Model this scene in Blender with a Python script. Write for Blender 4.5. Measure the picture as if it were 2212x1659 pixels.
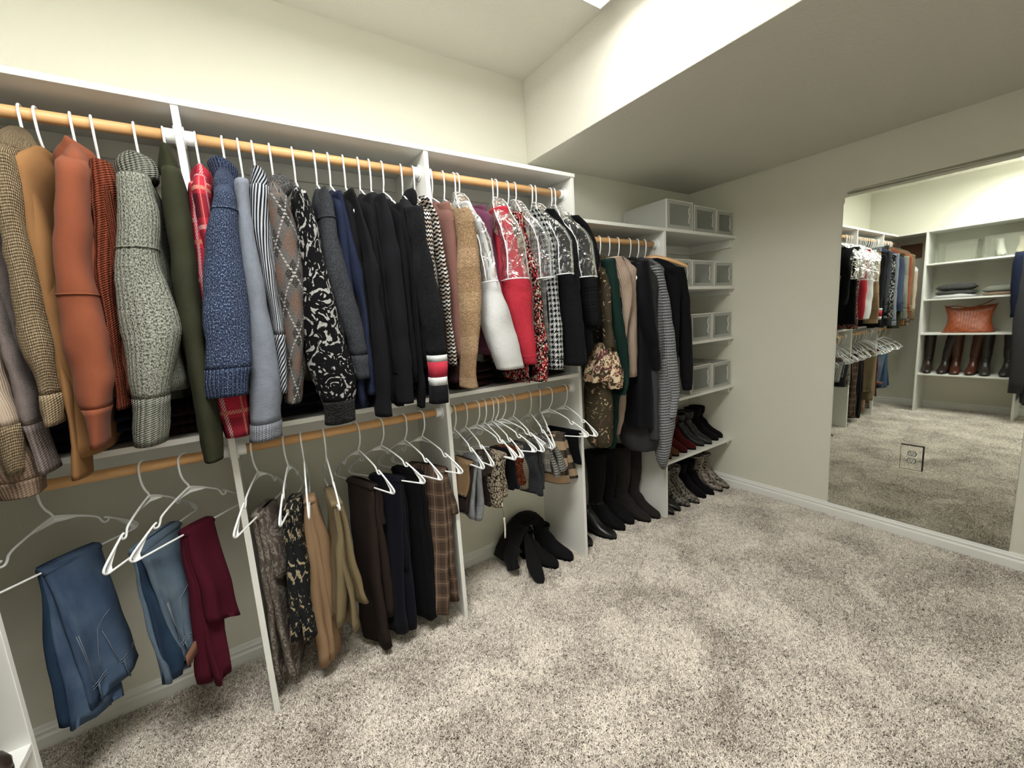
import bpy, math, random
from mathutils import Vector, noise
random.seed(7)
for o in list(bpy.data.objects): bpy.data.objects.remove(o)
C = bpy.context.scene.collection
PI = math.pi
# ------------------------------------------------------------------ camera (solved from the room's straight edges)
CAM = Vector((-0.1997, -2.0409, 1.4065)); FPX = 891.08
YAW, PITCH, ROLL = 0.9873, -0.1508, -0.0642
def _basis():
    F = Vector((math.cos(YAW)*math.cos(PITCH), math.sin(YAW)*math.cos(PITCH), math.sin(PITCH)))
    R = Vector((math.sin(YAW), -math.cos(YAW), 0)); U = R.cross(F)
    c, s = math.cos(ROLL), math.sin(ROLL)
    return F, R*c+U*s, U*c-R*s
FW, RT, UP = _basis()
cd = bpy.data.cameras.new('camera'); cam = bpy.data.objects.new('camera', cd); C.objects.link(cam)
cd.sensor_width = 36; cd.lens = FPX/2212*36; cd.clip_start = .02
from mathutils import Matrix
m = Matrix((RT, UP, -FW)).transposed().to_4x4(); m.translation = CAM
cam.matrix_world = m
bpy.context.scene.camera = cam
sc = bpy.context.scene
sc.view_settings.view_transform = 'Standard'; sc.view_settings.look = 'None'
sc.view_settings.gamma = 1; sc.view_settings.use_curve_mapping = False
sc.view_settings.exposure = 0.95
w = bpy.data.worlds.new('world'); sc.world = w; w.use_nodes = True
w.node_tree.nodes['Background'].inputs[0].default_value = (.9, .95, .85, 1)
w.node_tree.nodes['Background'].inputs[1].default_value = 0.0
LAMP = 4.8          # emission of the ceiling fixture's diffuser
LAMP2 = 16.5
# measured from the photograph
def ray(px, py): return FW + RT*((px-1106)/FPX) - UP*((py-829.5)/FPX)
def at(px, py, ax, val):
    d = ray(px, py); i = 'xyz'.index(ax); return CAM + d*((val-CAM[i])/d[i])
def atp(px, py, P, n):
    d = ray(px, py); return CAM + d*((P-CAM).dot(n)/d.dot(n))
# ------------------------------------------------------------------ node expression helper
KF = [1.0]
def lin(h):
    h = h.lstrip('#'); r = [int(h[i:i+2], 16)/255 for i in (0, 2, 4)]
    return tuple([((c/12.92) if c <= .04045 else ((c+.055)/1.055)**2.4) for c in r])+(1,) if KF[0] == 1.0 else _fl(r)
def _fl(r):
    c = [((q/12.92) if q <= .04045 else ((q+.055)/1.055)**2.4) for q in r]; g = sum(c)/3
    return tuple(KF[0]*(q*.90+g*.10) for q in c)+(1,)
class E:
    nt = None
    def __init__(s, v): s.v = v
    @staticmethod
    def m(op, *a):
        n = E.nt.nodes.new('ShaderNodeMath'); n.operation = op
        for i, x in enumerate(a):
            if isinstance(x, E): E.nt.links.new(x.v, n.inputs[i])
            else: n.inputs[i].default_value = x
        return E(n.outputs[0])
    def __add__(s, o): return E.m('ADD', s, o)
    def __radd__(s, o): return E.m('ADD', s, o)
    def __sub__(s, o): return E.m('SUBTRACT', s, o)
    def __rsub__(s, o): return E.m('SUBTRACT', o, s)
    def __mul__(s, o): return E.m('MULTIPLY', s, o)
    def __rmul__(s, o): return E.m('MULTIPLY', s, o)
    def __truediv__(s, o): return E.m('DIVIDE', s, o)
    def lt(s, o): return E.m('LESS_THAN', s, o)
    def gt(s, o): return E.m('GREATER_THAN', s, o)
    def fr(s): return E.m('FRACT', s)
    def ab(s): return E.m('ABSOLUTE', s)
    def sin(s): return E.m('SINE', s)
    def mx(s, o): return E.m('MAXIMUM', s, o)
    def mn(s, o): return E.m('MINIMUM', s, o)
def mix(f, a, b):
    n = E.nt.nodes.new('ShaderNodeMix'); n.data_type = 'RGBA'
    for i, x in ((0, f), (6, a), (7, b)):
        if isinstance(x, E): E.nt.links.new(x.v, n.inputs[i])
        elif i == 0: n.inputs[0].default_value = x
        else: n.inputs[i].default_value = lin(x) if isinstance(x, str) else x
    return E(n.outputs[2])
def tex(kind, vec, scale, out=0, **kw):
    n = E.nt.nodes.new(kind); n.inputs['Scale'].default_value = scale
    for k, v in kw.items():
        if k in n.inputs: n.inputs[k].default_value = v
        else: setattr(n, k, v)
    if vec is not None: E.nt.links.new(vec.v, n.inputs['Vector'])
    return E(n.outputs[out])
def nz(vec, scale, detail=2, **kw): return tex('ShaderNodeTexNoise', vec, scale, 0, Detail=detail, **kw)
def vor(vec, scale, out=0, **kw): return tex('ShaderNodeTexVoronoi', vec, scale, out, **kw)
def vec3(x, y, z=0.0):
    n = E.nt.nodes.new('ShaderNodeCombineXYZ')
    for i, a in enumerate((x, y, z)):
        if isinstance(a, E): E.nt.links.new(a.v, n.inputs[i])
        else: n.inputs[i].default_value = a
    return E(n.outputs[0])
def uvs():
    n = E.nt.nodes.new('ShaderNodeTexCoord'); s = E.nt.nodes.new('ShaderNodeSeparateXYZ')
    E.nt.links.new(n.outputs['UV'], s.inputs[0])
    return E(s.outputs[0]), E(s.outputs[1]), E(n.outputs['UV']), E(n.outputs['Object'])
MATS = {}
def mat(name, fn, rough=.6, bump=.0, dist=.002, sheen=0.0, metal=0.0, spec=.5, **kw):
    """fn(u,v,uv,ob) -> (colour, height)"""
    if name in MATS: return MATS[name]
    mt = bpy.data.materials.new(name); mt.use_nodes = True; E.nt = mt.node_tree
    b = E.nt.nodes['Principled BSDF']
    col, h = fn(*uvs())
    if isinstance(col, E): E.nt.links.new(col.v, b.inputs['Base Color'])
    else: b.inputs['Base Color'].default_value = lin(col)
    b.inputs['Roughness'].default_value = rough; b.inputs['Metallic'].default_value = metal
    b.inputs['Specular IOR Level'].default_value = spec
    if sheen: b.inputs['Sheen Weight'].default_value = sheen; b.inputs['Sheen Roughness'].default_value = .5
    for k, v in kw.items(): b.inputs[k.replace('_', ' ')].default_value = v
    if h is not None and bump:
        n = E.nt.nodes.new('ShaderNodeBump'); n.inputs['Strength'].default_value = bump
        n.inputs['Distance'].default_value = dist
        E.nt.links.new(h.v, n.inputs['Height']); E.nt.links.new(n.outputs[0], b.inputs['Normal'])
    MATS[name] = mt; return mt
# ------------------------------------------------------------------ geometry helpers
def link(name, verts, faces, mt, parent=None, uv=None, smooth=True, bevel=0):
    me = bpy.data.meshes.new(name)
    off = Vector((0, 0, 0))
    if parent is not None:
        off = parent.location.copy() if parent.parent is None else parent.parent.location.copy()
    me.from_pydata([tuple(Vector(v)-off) for v in verts], [], faces); me.materials.append(mt)
    if smooth: me.shade_smooth()
    if uv:
        l = me.uv_layers.new(name='UVMap')
        for poly, fu in zip(me.polygons, uv):
            for li, q in zip(poly.loop_indices, fu): l.data[li].uv = q
    o = bpy.data.objects.new(name, me); C.objects.link(o)
    if parent is not None: o.parent = parent
    if bevel:
        b = o.modifiers.new('bevel', 'BEVEL'); b.width = bevel; b.segments = 2; b.limit_method = 'ANGLE'
    return o
def tag(o, label=None, cat=None, group=None, kind=None):
    for k, v in (('label', label), ('category', cat), ('group', group), ('kind', kind)):
        if v: o[k] = v
    return o
def empty(name, loc, label, cat, group=None):
    o = bpy.data.objects.new(name, None); C.objects.link(o); o.location = loc; o.empty_display_size = .05
    return tag(o, label, cat, group)
class MB:
    def __init__(s): s.v = []; s.f = []; s.u = []
    def add(s, vs, fs, us=None):
        n = len(s.v); s.v += [tuple(v) for v in vs]; s.f += [[i+n for i in f] for f in fs]
        s.u += us if us else [[(0, 0)]*len(f) for f in fs]
        return s
    def box(s, x0, x1, y0, y1, z0, z1):
        vs = [(x, y, z) for x in (x0, x1) for y in (y0, y1) for z in (z0, z1)]
        fs = [(0, 1, 3, 2), (4, 6, 7, 5), (0, 4, 5, 1), (2, 3, 7, 6), (0, 2, 6, 4), (1, 5, 7, 3)]
        us = []
        for f in fs:
            q = [vs[i] for i in f]
            ax = [i for i in range(3) if len({p[i] for p in q}) > 1]
            us.append([(p[ax[0]], p[ax[1]]) for p in q])
        return s.add(vs, fs, us)
    def loft(s, rings, cap=True, L=None):
        """rings: list of equal-length point lists; uv: u = metres round, v = metres along"""
        n = len(rings[0]); vs = [p for r in rings for p in r]; fs = []; us = []
        cen = [sum((Vector(p) for p in r), Vector())/n for r in rings]
        V = [0.0]
        for a, b in zip(cen, cen[1:]): V.append(V[-1]+max((b-a).length, 1e-5))
        per = max(sum((Vector(r[i])-Vector(r[i-1])).length for i in range(n)) for r in rings)
        if L: V = L
        for k in range(len(rings)-1):
            for i in range(n):
                j = (i+1) % n
                fs.append((k*n+i, k*n+j, (k+1)*n+j, (k+1)*n+i))
                us.append([(i/n*per, V[k]), ((i+1)/n*per, V[k]), ((i+1)/n*per, V[k+1]), (i/n*per, V[k+1])])
        if cap:
            for k, rev in ((0, True), (len(rings)-1, False)):
                f = list(range(k*n, k*n+n)); f = f[::-1] if rev else f
                fs.append(f); us.append([(vs[i][0], vs[i][1]) for i in f])
        return s.add(vs, fs, us)
    def tube(s, path, r, n=8, cap=True, sx=1.0):
        path = [Vector(p) for p in path]; rings = []
        R = r if isinstance(r, (list, tuple)) else [r]*len(path)
        t0 = (path[1]-path[0]).normalized()
        a = t0.cross(Vector((1, 0, 0)) if abs(t0.x) < .9 else Vector((0, 1, 0))).normalized()
        for i, p in enumerate(path):
            t = (path[min(i+1, len(path)-1)]-path[max(i-1, 0)]).normalized()
            a = (a-t*a.dot(t)).normalized(); b = t.cross(a)
            rings.append([p+(a*math.cos(q)+b*math.sin(q)*sx)*R[i] for q in (2*PI*k/n for k in range(n))])
        return s.loft(rings, cap)
    def out(s, name, mt, parent=None, smooth=True, bevel=0):
        return link(name, s.v, s.f, mt, parent, s.u, smooth, bevel)
def box(name, b, mt, parent=None, bevel=.0): return MB().box(*b).out(name, mt, parent, smooth=False, bevel=bevel)
def sm(pts, n):
    """Catmull-Rom resample of tuples to n points, spaced by index"""
    out = []; N = len(pts)-1
    for k in range(n):
        t = k/(n-1)*N; i = min(int(t), N-1); t -= i
        P = [pts[max(i-1, 0)], pts[i], pts[i+1], pts[min(i+2, N)]]
        out.append(tuple(.5*(2*b+(c-a)*t+(2*a-5*b+4*c-d)*t*t+(3*b-a-3*c+d)*t*t*t) for a, b, c, d in zip(*P)))
    return out
def ering(c, ax, ay, rx, ry, n=24, p=2.0, fold=0, fa=0.0, ph=0.0, wr=0.0):
    """superellipse ring; fold = number of soft vertical folds, wr = wrinkle amplitude"""
    c = Vector(c); out = []
    for k in range(n):
        t = 2*PI*k/n; co, si = math.cos(t), math.sin(t)
        x = math.copysign(abs(co)**(2/p), co); y = math.copysign(abs(si)**(2/p), si)
        s = 1+(fa*math.sin(fold*t+ph) if fold else 0)
        P = c+ax*(x*rx*s)+ay*(y*ry*s)
        if wr: P = P+(ax*x+ay*y)*(wr*noise.noise(P*9+Vector((ph, 0, 0)))+wr*.5*noise.noise(P*26))
        out.append(P)
    return out
XA, YA, ZA = Vector((1, 0, 0)), Vector((0, 1, 0)), Vector((0, 0, 1))
# ------------------------------------------------------------------ materials: room
WALLC, TRIMC = '#d9d8c9', '#e9e9e2'
def wallfn(u, v, uv, ob): return mix(nz(ob, 3, 3)*.5, '#dfded1', '#d9d7c9'), nz(ob, 130, 3)*.7+nz(ob, 40, 2)*.6
M_wall = mat('painted wall', wallfn, .75, .35, .0025, spec=.3)
M_soffit = mat('textured ceiling paint', lambda u, v, uv, ob: ('#d8d6cb', vor(ob, 75)*.6+nz(ob, 120, 3)), .8, .5, .003, spec=.25)
M_white = mat('white shelf paint', lambda u, v, uv, ob: (mix(nz(ob, 6, 2), '#eeeeea', '#e4e5e0'), nz(ob, 60, 2)), .42, .08, .001)
M_trim = mat('white trim paint', lambda u, v, uv, ob: (mix(nz(ob, 8, 2), '#f0f0ec', '#e8e9e4'), nz(ob, 60, 2)), .45, .06, .001)
M_plastic = mat('white plastic', lambda u, v, uv, ob: ('#f1f3f4', None), .28)
def woodfn(u, v, uv, ob):
    g = nz(vec3(u*40, v*3), 1.6, 4)
    return mix(g, '#cf9a62', '#e3b883'), g
M_rod = mat('oiled wood rod', woodfn, .45, .15)
def carpetfn(u, v, uv, ob):
    a = nz(ob, 190, 3); b = nz(ob, 60, 3); c = nz(ob, 3.2, 4); d = vor(ob, 260)
    f = ((a*.9+b*.5+c*.75+d*.3)-.85)
    return mix(f.mx(0.0).mn(1.0), '#958a80', '#ece3d8'), a*.6+d*.8+b*.4
M_carpet = mat('beige twist carpet', carpetfn, .95, .9, .008, sheen=.15, spec=.1)
def tuftfn(u, v, uv, ob):
    n = E.nt.nodes.new('ShaderNodeObjectInfo'); g = E.nt.nodes.new('ShaderNodeNewGeometry')
    P = E(g.outputs['Position']); c = nz(P, 3.4, 5, Distortion=.5); a = nz(P, 140, 2)
    f = E(n.outputs['Random'])*.85+c*1.5+a*.4-.80
    return mix(f.mx(0.0).mn(1.0), '#91857b', '#fdf5ea'), None
M_tuft = mat('carpet yarn', tuftfn, .95, sheen=.2, spec=.1)
# ------------------------------------------------------------------ room shell
XN, L, YR = -1.10, 2.925, -2.95
SX, SZ, CZ = 1.3515, 2.3017, 2.7369
def structure(o): o['kind'] = 'structure'; return o
structure(box('floor', (XN-.1, L+.1, YR-.1, .1, -.1, 0), M_carpet))
structure(box('wall_left', (XN-.1, L+.1, 0, .1, 0, CZ+.1), M_wall))
structure(box('wall_far', (L, L+.1, YR, 0, 0, CZ+.1), M_wall))
structure(box('wall_near', (XN-.1, XN, YR, 0, 0, CZ+.1), M_wall))
structure(box('wall_right', (XN-.1, L+.1, YR-.1, YR, 0, CZ+.1), M_wall))
structure(box('ceiling', (XN, SX, YR, 0, CZ, CZ+.1), M_soffit))
structure(MB().box(SX, L, YR, 0, SZ, CZ+.1).out('ceiling_soffit', M_soffit, smooth=False, bevel=.003))
def baseboard(name, a, b, inward):
    a, b, n = Vector(a), Vector(b), Vector(inward)
    prof = [(0, 0), (.016, 0), (.016, .050), (.0125, .053), (.0095, .058), (.0095, .064), (.0125, .067), (.0125, .072), (.008, .078), (.0075, .083), (.005, .089), (0, .091)]
    r = [[p+n*x+ZA*z for x, z in prof] for p in (a, b)]
    m_ = MB(); m_.loft(r); return structure(m_.out(name, M_trim, smooth=False))
baseboard('baseboard_far', (L, 0, 0), (L, YR, 0), (-1, 0, 0))
baseboard('baseboard_left', (XN, 0, 0), (L, 0, 0), (0, -1, 0))
baseboard('baseboard_near', (XN, 0, 0), (XN, YR, 0), (1, 0, 0))
baseboard('baseboard_right', (XN, YR, 0), (L, YR, 0), (0, 1, 0))
# carpet pile: curled yarn tufts scattered over the floor
def tuft_mesh(seed):
    random.seed(seed); m_ = MB()
    for k in range(2):
        a = random.uniform(0, 2*PI); l = random.uniform(.006, .010); h = random.uniform(.008, .012); r = .0017
        d = Vector((math.cos(a), math.sin(a), 0)); s = Vector((random.uniform(-.002, .002), random.uniform(-.002, .002), 0))
        m_.tube([s, s+d*l*.3+ZA*h*.55, s+d*l*.8+ZA*h], [r, r*1.1, r*.6], n=4)
    me = bpy.data.meshes.new('tuft'); me.from_pydata(m_.v, [], m_.f); me.materials.append(M_tuft); me.shade_smooth(); return me
def carpet_pile():
    base = bpy.data.meshes.new('carpet_pile')
    xs = [XN+.02, L-.02]; ys = [YR+.02, -.02]
    base.from_pydata([(xs[0], ys[0], 0), (xs[1], ys[0], 0), (xs[1], ys[1], 0), (xs[0], ys[1], 0)], [], [(0, 1, 2, 3)])
    o = bpy.data.objects.new('carpet_pile', base); C.objects.link(o); base.materials.append(M_tuft)
    tag(o, 'beige twist pile carpet covering the whole closet floor', 'carpet', kind='stuff')
    src = bpy.data.collections.new('tuft_sources')
    for i in range(4):
        t = bpy.data.objects.new('yarn_tuft', tuft_mesh(i)); src.objects.link(t)
    ng = bpy.data.node_groups.new('pile', 'GeometryNodeTree')
    ng.interface.new_socket('Geometry', in_out='INPUT', socket_type='NodeSocketGeometry')
    ng.interface.new_socket('Geometry', in_out='OUTPUT', socket_type='NodeSocketGeometry')
    N = ng.nodes; Lk = ng.links
    gi, go = N.new('NodeGroupInput'), N.new('NodeGroupOutput')
    d = N.new('GeometryNodeDistributePointsOnFaces'); d.inputs['Density'].default_value = 52000
    ci = N.new('GeometryNodeCollectionInfo'); ci.inputs['Collection'].default_value = src
    ci.inputs['Separate Children'].default_value = True; ci.inputs['Reset Children'].default_value = True
    ins = N.new('GeometryNodeInstanceOnPoints'); ins.inputs['Pick Instance'].default_value = True
    rv = N.new('FunctionNodeRandomValue'); rv.data_type = 'FLOAT_VECTOR'
    rv.inputs[0].default_value = (-.35, -.35, 0); rv.inputs[1].default_value = (.35, .35, 6.28)
    rs = N.new('FunctionNodeRandomValue'); rs.data_type = 'FLOAT'
    rs.inputs[2].default_value = .7; rs.inputs[3].default_value = 1.25
    Lk.new(gi.outputs[0], d.inputs['Mesh']); Lk.new(d.outputs['Points'], ins.inputs['Points'])
    Lk.new(ci.outputs[0], ins.inputs['Instance']); Lk.new(rv.outputs[0], ins.inputs['Rotation']); Lk.new(rs.outputs[1], ins.inputs['Scale'])
    j = N.new('GeometryNodeJoinGeometry'); Lk.new(ins.outputs[0], j.inputs[0]); Lk.new(j.outputs[0], go.inputs[0])
    md = o.modifiers.new('pile', 'NODES'); md.node_group = ng
carpet_pile()
# ------------------------------------------------------------------ ceiling light fixture
lf = empty('ceiling_light', (.64, -.91, CZ), 'lit flat white ceiling fixture beside the lowered soffit', 'light')
box('housing', (.02, 1.245, -1.13, -.695, CZ-.075, CZ-.002), M_white, lf, .004)
M_em = bpy.data.materials.new('lit diffuser'); M_em.use_nodes = True
_b = M_em.node_tree.nodes['Principled BSDF']; _b.inputs['Base Color'].default_value = (.9, .9, .9, 1)
_b.inputs['Emission Color'].default_value = (1, .99, .94, 1); _b.inputs['Emission Strength'].default_value = LAMP
box('diffuser', (.03, 1.235, -1.12, -.705, CZ-.085, CZ-.0755), M_em, lf)
lf2 = empty('ceiling_light', (-.2, -1.55, CZ), 'second lit flat white ceiling fixture, nearer the middle of the room', 'light')
box('housing', (-.80, .42, -1.80, -1.30, CZ-.075, CZ-.002), M_white, lf2, .004)
M_em2 = M_em.copy(); M_em2.node_tree.nodes['Principled BSDF'].inputs['Emission Strength'].default_value = LAMP2
box('diffuser', (-.79, .41, -1.79, -1.31, CZ-.085, CZ-.0755), M_em2, lf2)
# ------------------------------------------------------------------ closet unit on the left wall
D = -.38; T = .0195; H = 2.13; S = .019
P1, P2, P3, P4 = -.2614, .5402, 1.3361, 2.0931
ZM, ZL = 1.1043, 1.9157
cu = empty('closet_organizer', (1.0, -.19, 0), 'white built-in closet organizer with shelves and wooden rods along the long wall', 'closet')
for x, z in ((P1, H-S), (P2, H-S), (P3, H-S), (P4, ZL-S)):
    box('upright_panel', (x, x+T, D, 0, 0, z), M_white, cu, .0015)
box('top_shelf', (XN+.001, P3+T+.004, D-.004, 0, H-S, H), M_white, cu, .002)
box('long_hang_shelf', (P3+T, L, D, 0, ZL-S, ZL), M_white, cu, .002)
for a, b in ((XN, P1), (P1+T, P2), (P2+T, P3)):
    box('middle_shelf', (a+.001, b, D, 0, ZM-S, ZM), M_white, cu, .0015)
for z in (1.5592, 1.1887, .8195, .3987):
    box('side_shelf', (P4+T, L, D, 0, z-S, z), M_white, cu, .0015)
    box('shelf_cleat', (L-.019, L, D+.03, -.012, z-S-.04, z-S), M_white, cu, .002)
box('shelf_cleat', (L-.019, L, D+.03, -.012, ZL-S-.06, ZL-S), M_white, cu, .002)
for a, b, z in ((XN, P1, H-S), (P1+T, P2, H-S), (P2+T, P3, H-S), (XN, P1, ZM-S), (P1+T, P2, ZM-S), (P2+T, P3, ZM-S), (P3+T, P4, ZL-S), (P4+T, L, ZL-S)):
    box('shelf_cleat', (a, b, -.019, 0, z-.06, z), M_white, cu, .0015)
    box('backing_board', (a, b, -.008, 0, z-.14, z-.0601), M_white, cu, .001)
RY, RR = -.316, .0165
RZ = {'u': 2.044, 'l': 1.02, 'f': 1.828}
for a, b, k in ((XN, P1, 'u'), (P1+T, P2, 'u'), (P2+T, P3, 'u'), (XN, P1, 'l'), (P1+T, P2, 'l'), (P2+T, P3, 'l'), (P3+T, P4, 'f')):
    z = RZ[k]; m_ = MB(); m_.tube([(a+.004, RY, z), ((a+b)/2, RY, z), (b-.004, RY, z)], RR, 20)
    rod = m_.out('closet_rod', M_rod, cu)
    for x, s in ((a, 1), (b, -1)):
        m_ = MB(); m_.tube([(x, RY, z), (x+s*.004, RY, z)], .031, 24); m_.tube([(x+s*.004, RY, z), (x+s*.028, RY, z)], .0215, 24)
        m_.out('rod_socket', M_plastic, rod, bevel=.001)
# ------------------------------------------------------------------ mirror on the far wall, outlet let into it
MXX = L-.006
def mirror():
    y0, y1, z0, z1 = -1.02, -1.795, .0926, 2.0393
    hy0, hy1, hz0, hz1 = -1.358, -1.458, .420, .568        # cut-out for the outlet
    g = empty('wall_mirror', (L, (y0+y1)/2, z0), 'tall frameless wall mirror glued to the far wall, chipped at the top corner', 'mirror')
    Mm = mat('silvered glass', lambda u, v, uv, ob: ((.86, .89, .84, 1), None) if False else (mix(0.0, '#eaeee6', '#eaeee6'), None), .015, metal=1.0, spec=.8)
    Me = mat('mirror edge', lambda u, v, uv, ob: ('#262a20', None), .5)
    X = MXX; vs = []; fs = []
    def P(y, z): vs.append((X, y, z)); return len(vs)-1
    o = [P(y0, z0), P(y1, z0), P(y1, z1-.022), P(y0-.02, z1-.022), P(y0-.004, z1-.03), P(y0-.006, z1-.06), P(y0, z1-.075)]
    h = [P(hy0, hz0), P(hy1, hz0), P(hy1, hz1), P(hy0, hz1)]
    fs = [(o[0], o[1], h[1], h[0]), (o[1], o[2], h[2], h[1]), (o[2], o[3], h[3], h[2]), (o[3], o[4], o[5], o[6], o[0], h[0], h[3])]
    link('mirror_glass', vs, [f[::-1] for f in fs], Mm, g, smooth=False)
    vs2 = [(x, y, z) for (X_, y, z) in vs[:7] for x in (X+.0003, L)]
    n = 7; fs2 = [((2*i), 2*((i+1) % n), 2*((i+1) % n)+1, 2*i+1) for i in range(n)]
    for (a, b) in ((0, 1), (1, 2), (2, 3), (3, 0)):
        q = [(hy0, hz0), (hy1, hz0), (hy1, hz1), (hy0, hz1)]; k = len(vs2)
        vs2 += [(X+.0003, *q[a]), (X+.0003, *q[b]), (L, *q[b]), (L, *q[a])]; fs2.append((k, k+1, k+2, k+3))
    link('mirror_edge', vs2, fs2, Me, g, smooth=False)
    # bevelled strip along the top
    vs = [(X, y0-.02, z1-.022), (X, y1, z1-.022), (L-.001, y1, z1), (L-.001, y0-.045, z1), (L-.001, y0-.012, z1-.008)]
    link('bevelled_edge', vs, [(0, 1, 2, 3, 4)], mat('mirror bevel', lambda u, v, uv, ob: ('#b9bbb0', None), .25, metal=.85), g, smooth=False)
    # outlet
    og = empty('wall_outlet', (L, -1.408, .494), 'double wall outlet with a mirrored cover plate, set in the mirror', 'outlet')
    pm = MB(); pm.box(X-.0015, L-.0008, hy1+.0075, hy0-.0025, hz0+.003, hz1-.0075); pm.out('cover_plate', Mm, og, smooth=False)
    bk = MB(); bk.box(L-.0007, L-.0002, hy1, hy0, hz0, hz1); bk.out('gap_shade', Me, og, smooth=False)  # dark sheet in the cut-out, painting the gap shadow round the plate
    Mo = mat('outlet plastic', lambda u, v, uv, ob: ('#b9bbb0', None), .4); Md = mat('outlet slot', lambda u, v, uv, ob: ('#23241c', None), .6)
    for zc in (.515, .473):
        ring = []
        for r_ in (.0195, .0165):
            pts = []
            for k in range(32):
                t = 2*PI*k/32; pts.append((r_*math.cos(t), max(-.0145, min(.0145, r_*math.sin(t))) if r_ < .018 else max(-.0165, min(.0165, r_*math.sin(t)))))
            ring.append(pts)
        a = MB(); a.loft([[(X-.0020, -1.408+p, zc+q) for p, q in ring[0]], [(X-.0016, -1.408+p, zc+q) for p, q in ring[0]]]); a.out('receptacle_rim', Md, og, smooth=False)
        b = MB(); b.loft([[(X-.0045, -1.408+p, zc+q) for p, q in ring[1]], [(X-.0016, -1.408+p, zc+q) for p, q in ring[1]]])
        rc = b.out('receptacle', Mo, og, smooth=False)
        c_ = MB()
        for dy, dz, hh in ((-.006, .005, .004), (.006, .005, .0045)): c_.box(X-.005, X-.0044, -1.408+dy-.001, -1.408+dy+.001, zc+dz-hh, zc+dz+hh)
        c_.tube([(X-.005, -1.408, zc-.008), (X-.0044, -1.408, zc-.008)], .0028, 10)
        c_.out('slot', Md, rc, smooth=False)
mirror()
# ------------------------------------------------------------------ fabrics
def fab(name, fn, rough=.9, bump=.5, dist=.003, sheen=.06, **kw): return mat(name, fn, rough, bump, dist, sheen*.08, spec=.10, **kw)
def hn(uv, s=900): return nz(uv, s, 2)
def rib(u, per): return (u*(2*PI/per)).sin()*.5+.5
def plain(a, b=None, s=14, fuzz=700, hs=.5):
    return lambda u, v, uv, ob: (mix(nz(uv, s, 4)*.6+nz(uv, fuzz, 2)*.4, a, b or a), nz(uv, fuzz, 2)*hs+nz(uv, 60, 3)*(1-hs))
def ribbed(a, b, per=.008, s=400, marl=.3):
    return lambda u, v, uv, ob: (mix((rib(u, per)*(1-marl)+nz(uv, s, 3)*marl*1.4).mn(1.0), a, b), rib(u, per)+((v+u*.3)*(2*PI/.006)).sin()*.25+nz(uv, s, 2)*.6)
def marled(a, b, thr=.5, s=170, per=.009):
    def f(u, v, uv, ob):
        st = vec3(u*1.9, v); n = nz(st, s, 3)
        return mix(((n-thr)*6+.5).mx(0.0).mn(1.0), a, b), rib(u, per)*.6+n
    return f
def stripes(a, b, per, duty=.5, ang=0.0, wob=.0):
    def f(u, v, uv, ob):
        t = (u*math.sin(ang)+v*math.cos(ang)+nz(uv, 8, 2)*wob)/per
        return mix(t.fr().lt(duty), a, b), nz(uv, 500, 2)+rib(u, .005)*.3
    return f
def plaid(base, dark, line, line2, per=.11):
    def f(u, v, uv, ob):
        bu, bv = (u/per+.2).fr(), (v/per+.35).fr()
        col = mix(bu.lt(.42)*.55+bv.lt(.38)*.45, base, dark)
        tw = (((u+v)*110).fr()).lt(.6)
        for q, lo, hi, c in ((bu, .5, .58, line), (bv, .5, .57, line), (bu, .85, .9, line2), (bv, .86, .93, line2)):
            col = mix(q.gt(lo)*q.lt(hi)*tw, col, c)
        return col, nz(uv, 600, 2)
    return f
def hounds(a, b, s=.022, rag=.0):
    def f(u, v, uv, ob):
        if rag: u = u+(nz(uv, 90, 2)-.5)*rag; v = v+(nz(uv, 97, 2)-.5)*rag
        U, V = (u/s).fr(), (v/s).fr(); A, B = U.lt(.5), V.lt(.5); tw = ((u+v)/s*2).fr().lt(.5)
        same = 1-(A-B).ab()
        return mix(same*A+(1-same)*tw, a, b), nz(uv, 260, 3)*1.3
    return f
def tweed(cols, s=260, str_=(1, 1)):
    def f(u, v, uv, ob):
        w = vec3(u*str_[0], v*str_[1]); col = cols[0]
        for i, (c, thr) in enumerate(cols[1:]):
            n = vor(w, s*(1+.23*i), 1); sep = E.nt.nodes.new('ShaderNodeSeparateColor'); E.nt.links.new(n.v, sep.inputs[0])
            col = mix(E(sep.outputs[i % 3]).gt(thr), col, c)
        return col, vor(w, s)+nz(uv, 300, 2)*.5
    return f
def spots(base, ring, core, s=70):
    def f(u, v, uv, ob):
        w = uv; w2 = vec3(u+(nz(uv, 60, 2)-.5)*.02, v+(nz(uv, 71, 2)-.5)*.02)
        d = vor(w2, s, 0); e = tex('ShaderNodeTexVoronoi', w2, s, 0, feature='DISTANCE_TO_EDGE')
        return mix(e.lt(.09), mix(d.lt(.3), core, ring), base), nz(uv, 500, 2)
    return f
def blobs(base, cols, s=30, thr=.58):
    def f(u, v, uv, ob):
        col = base
        for i, c in enumerate(cols):
            n = nz(vec3(u+i*3.1, v*1.0+i*1.7), s*(1+.25*i), 3, Distortion=1.2); col = mix(((n-thr)*40).mx(0.0).mn(1.0), col, c)
        return col, nz(uv, 400, 2)
    return f
def swirl(a, b, s=26, k=6, thr=.5):
    def f(u, v, uv, ob):
        n = nz(uv, s, 2, Distortion=1.6); t = (n*k).fr()
        return mix((((t-.5).ab()*2-thr)*9).mx(0.0).mn(1.0), a, b), t+nz(uv, 300, 2)
    return f
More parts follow.
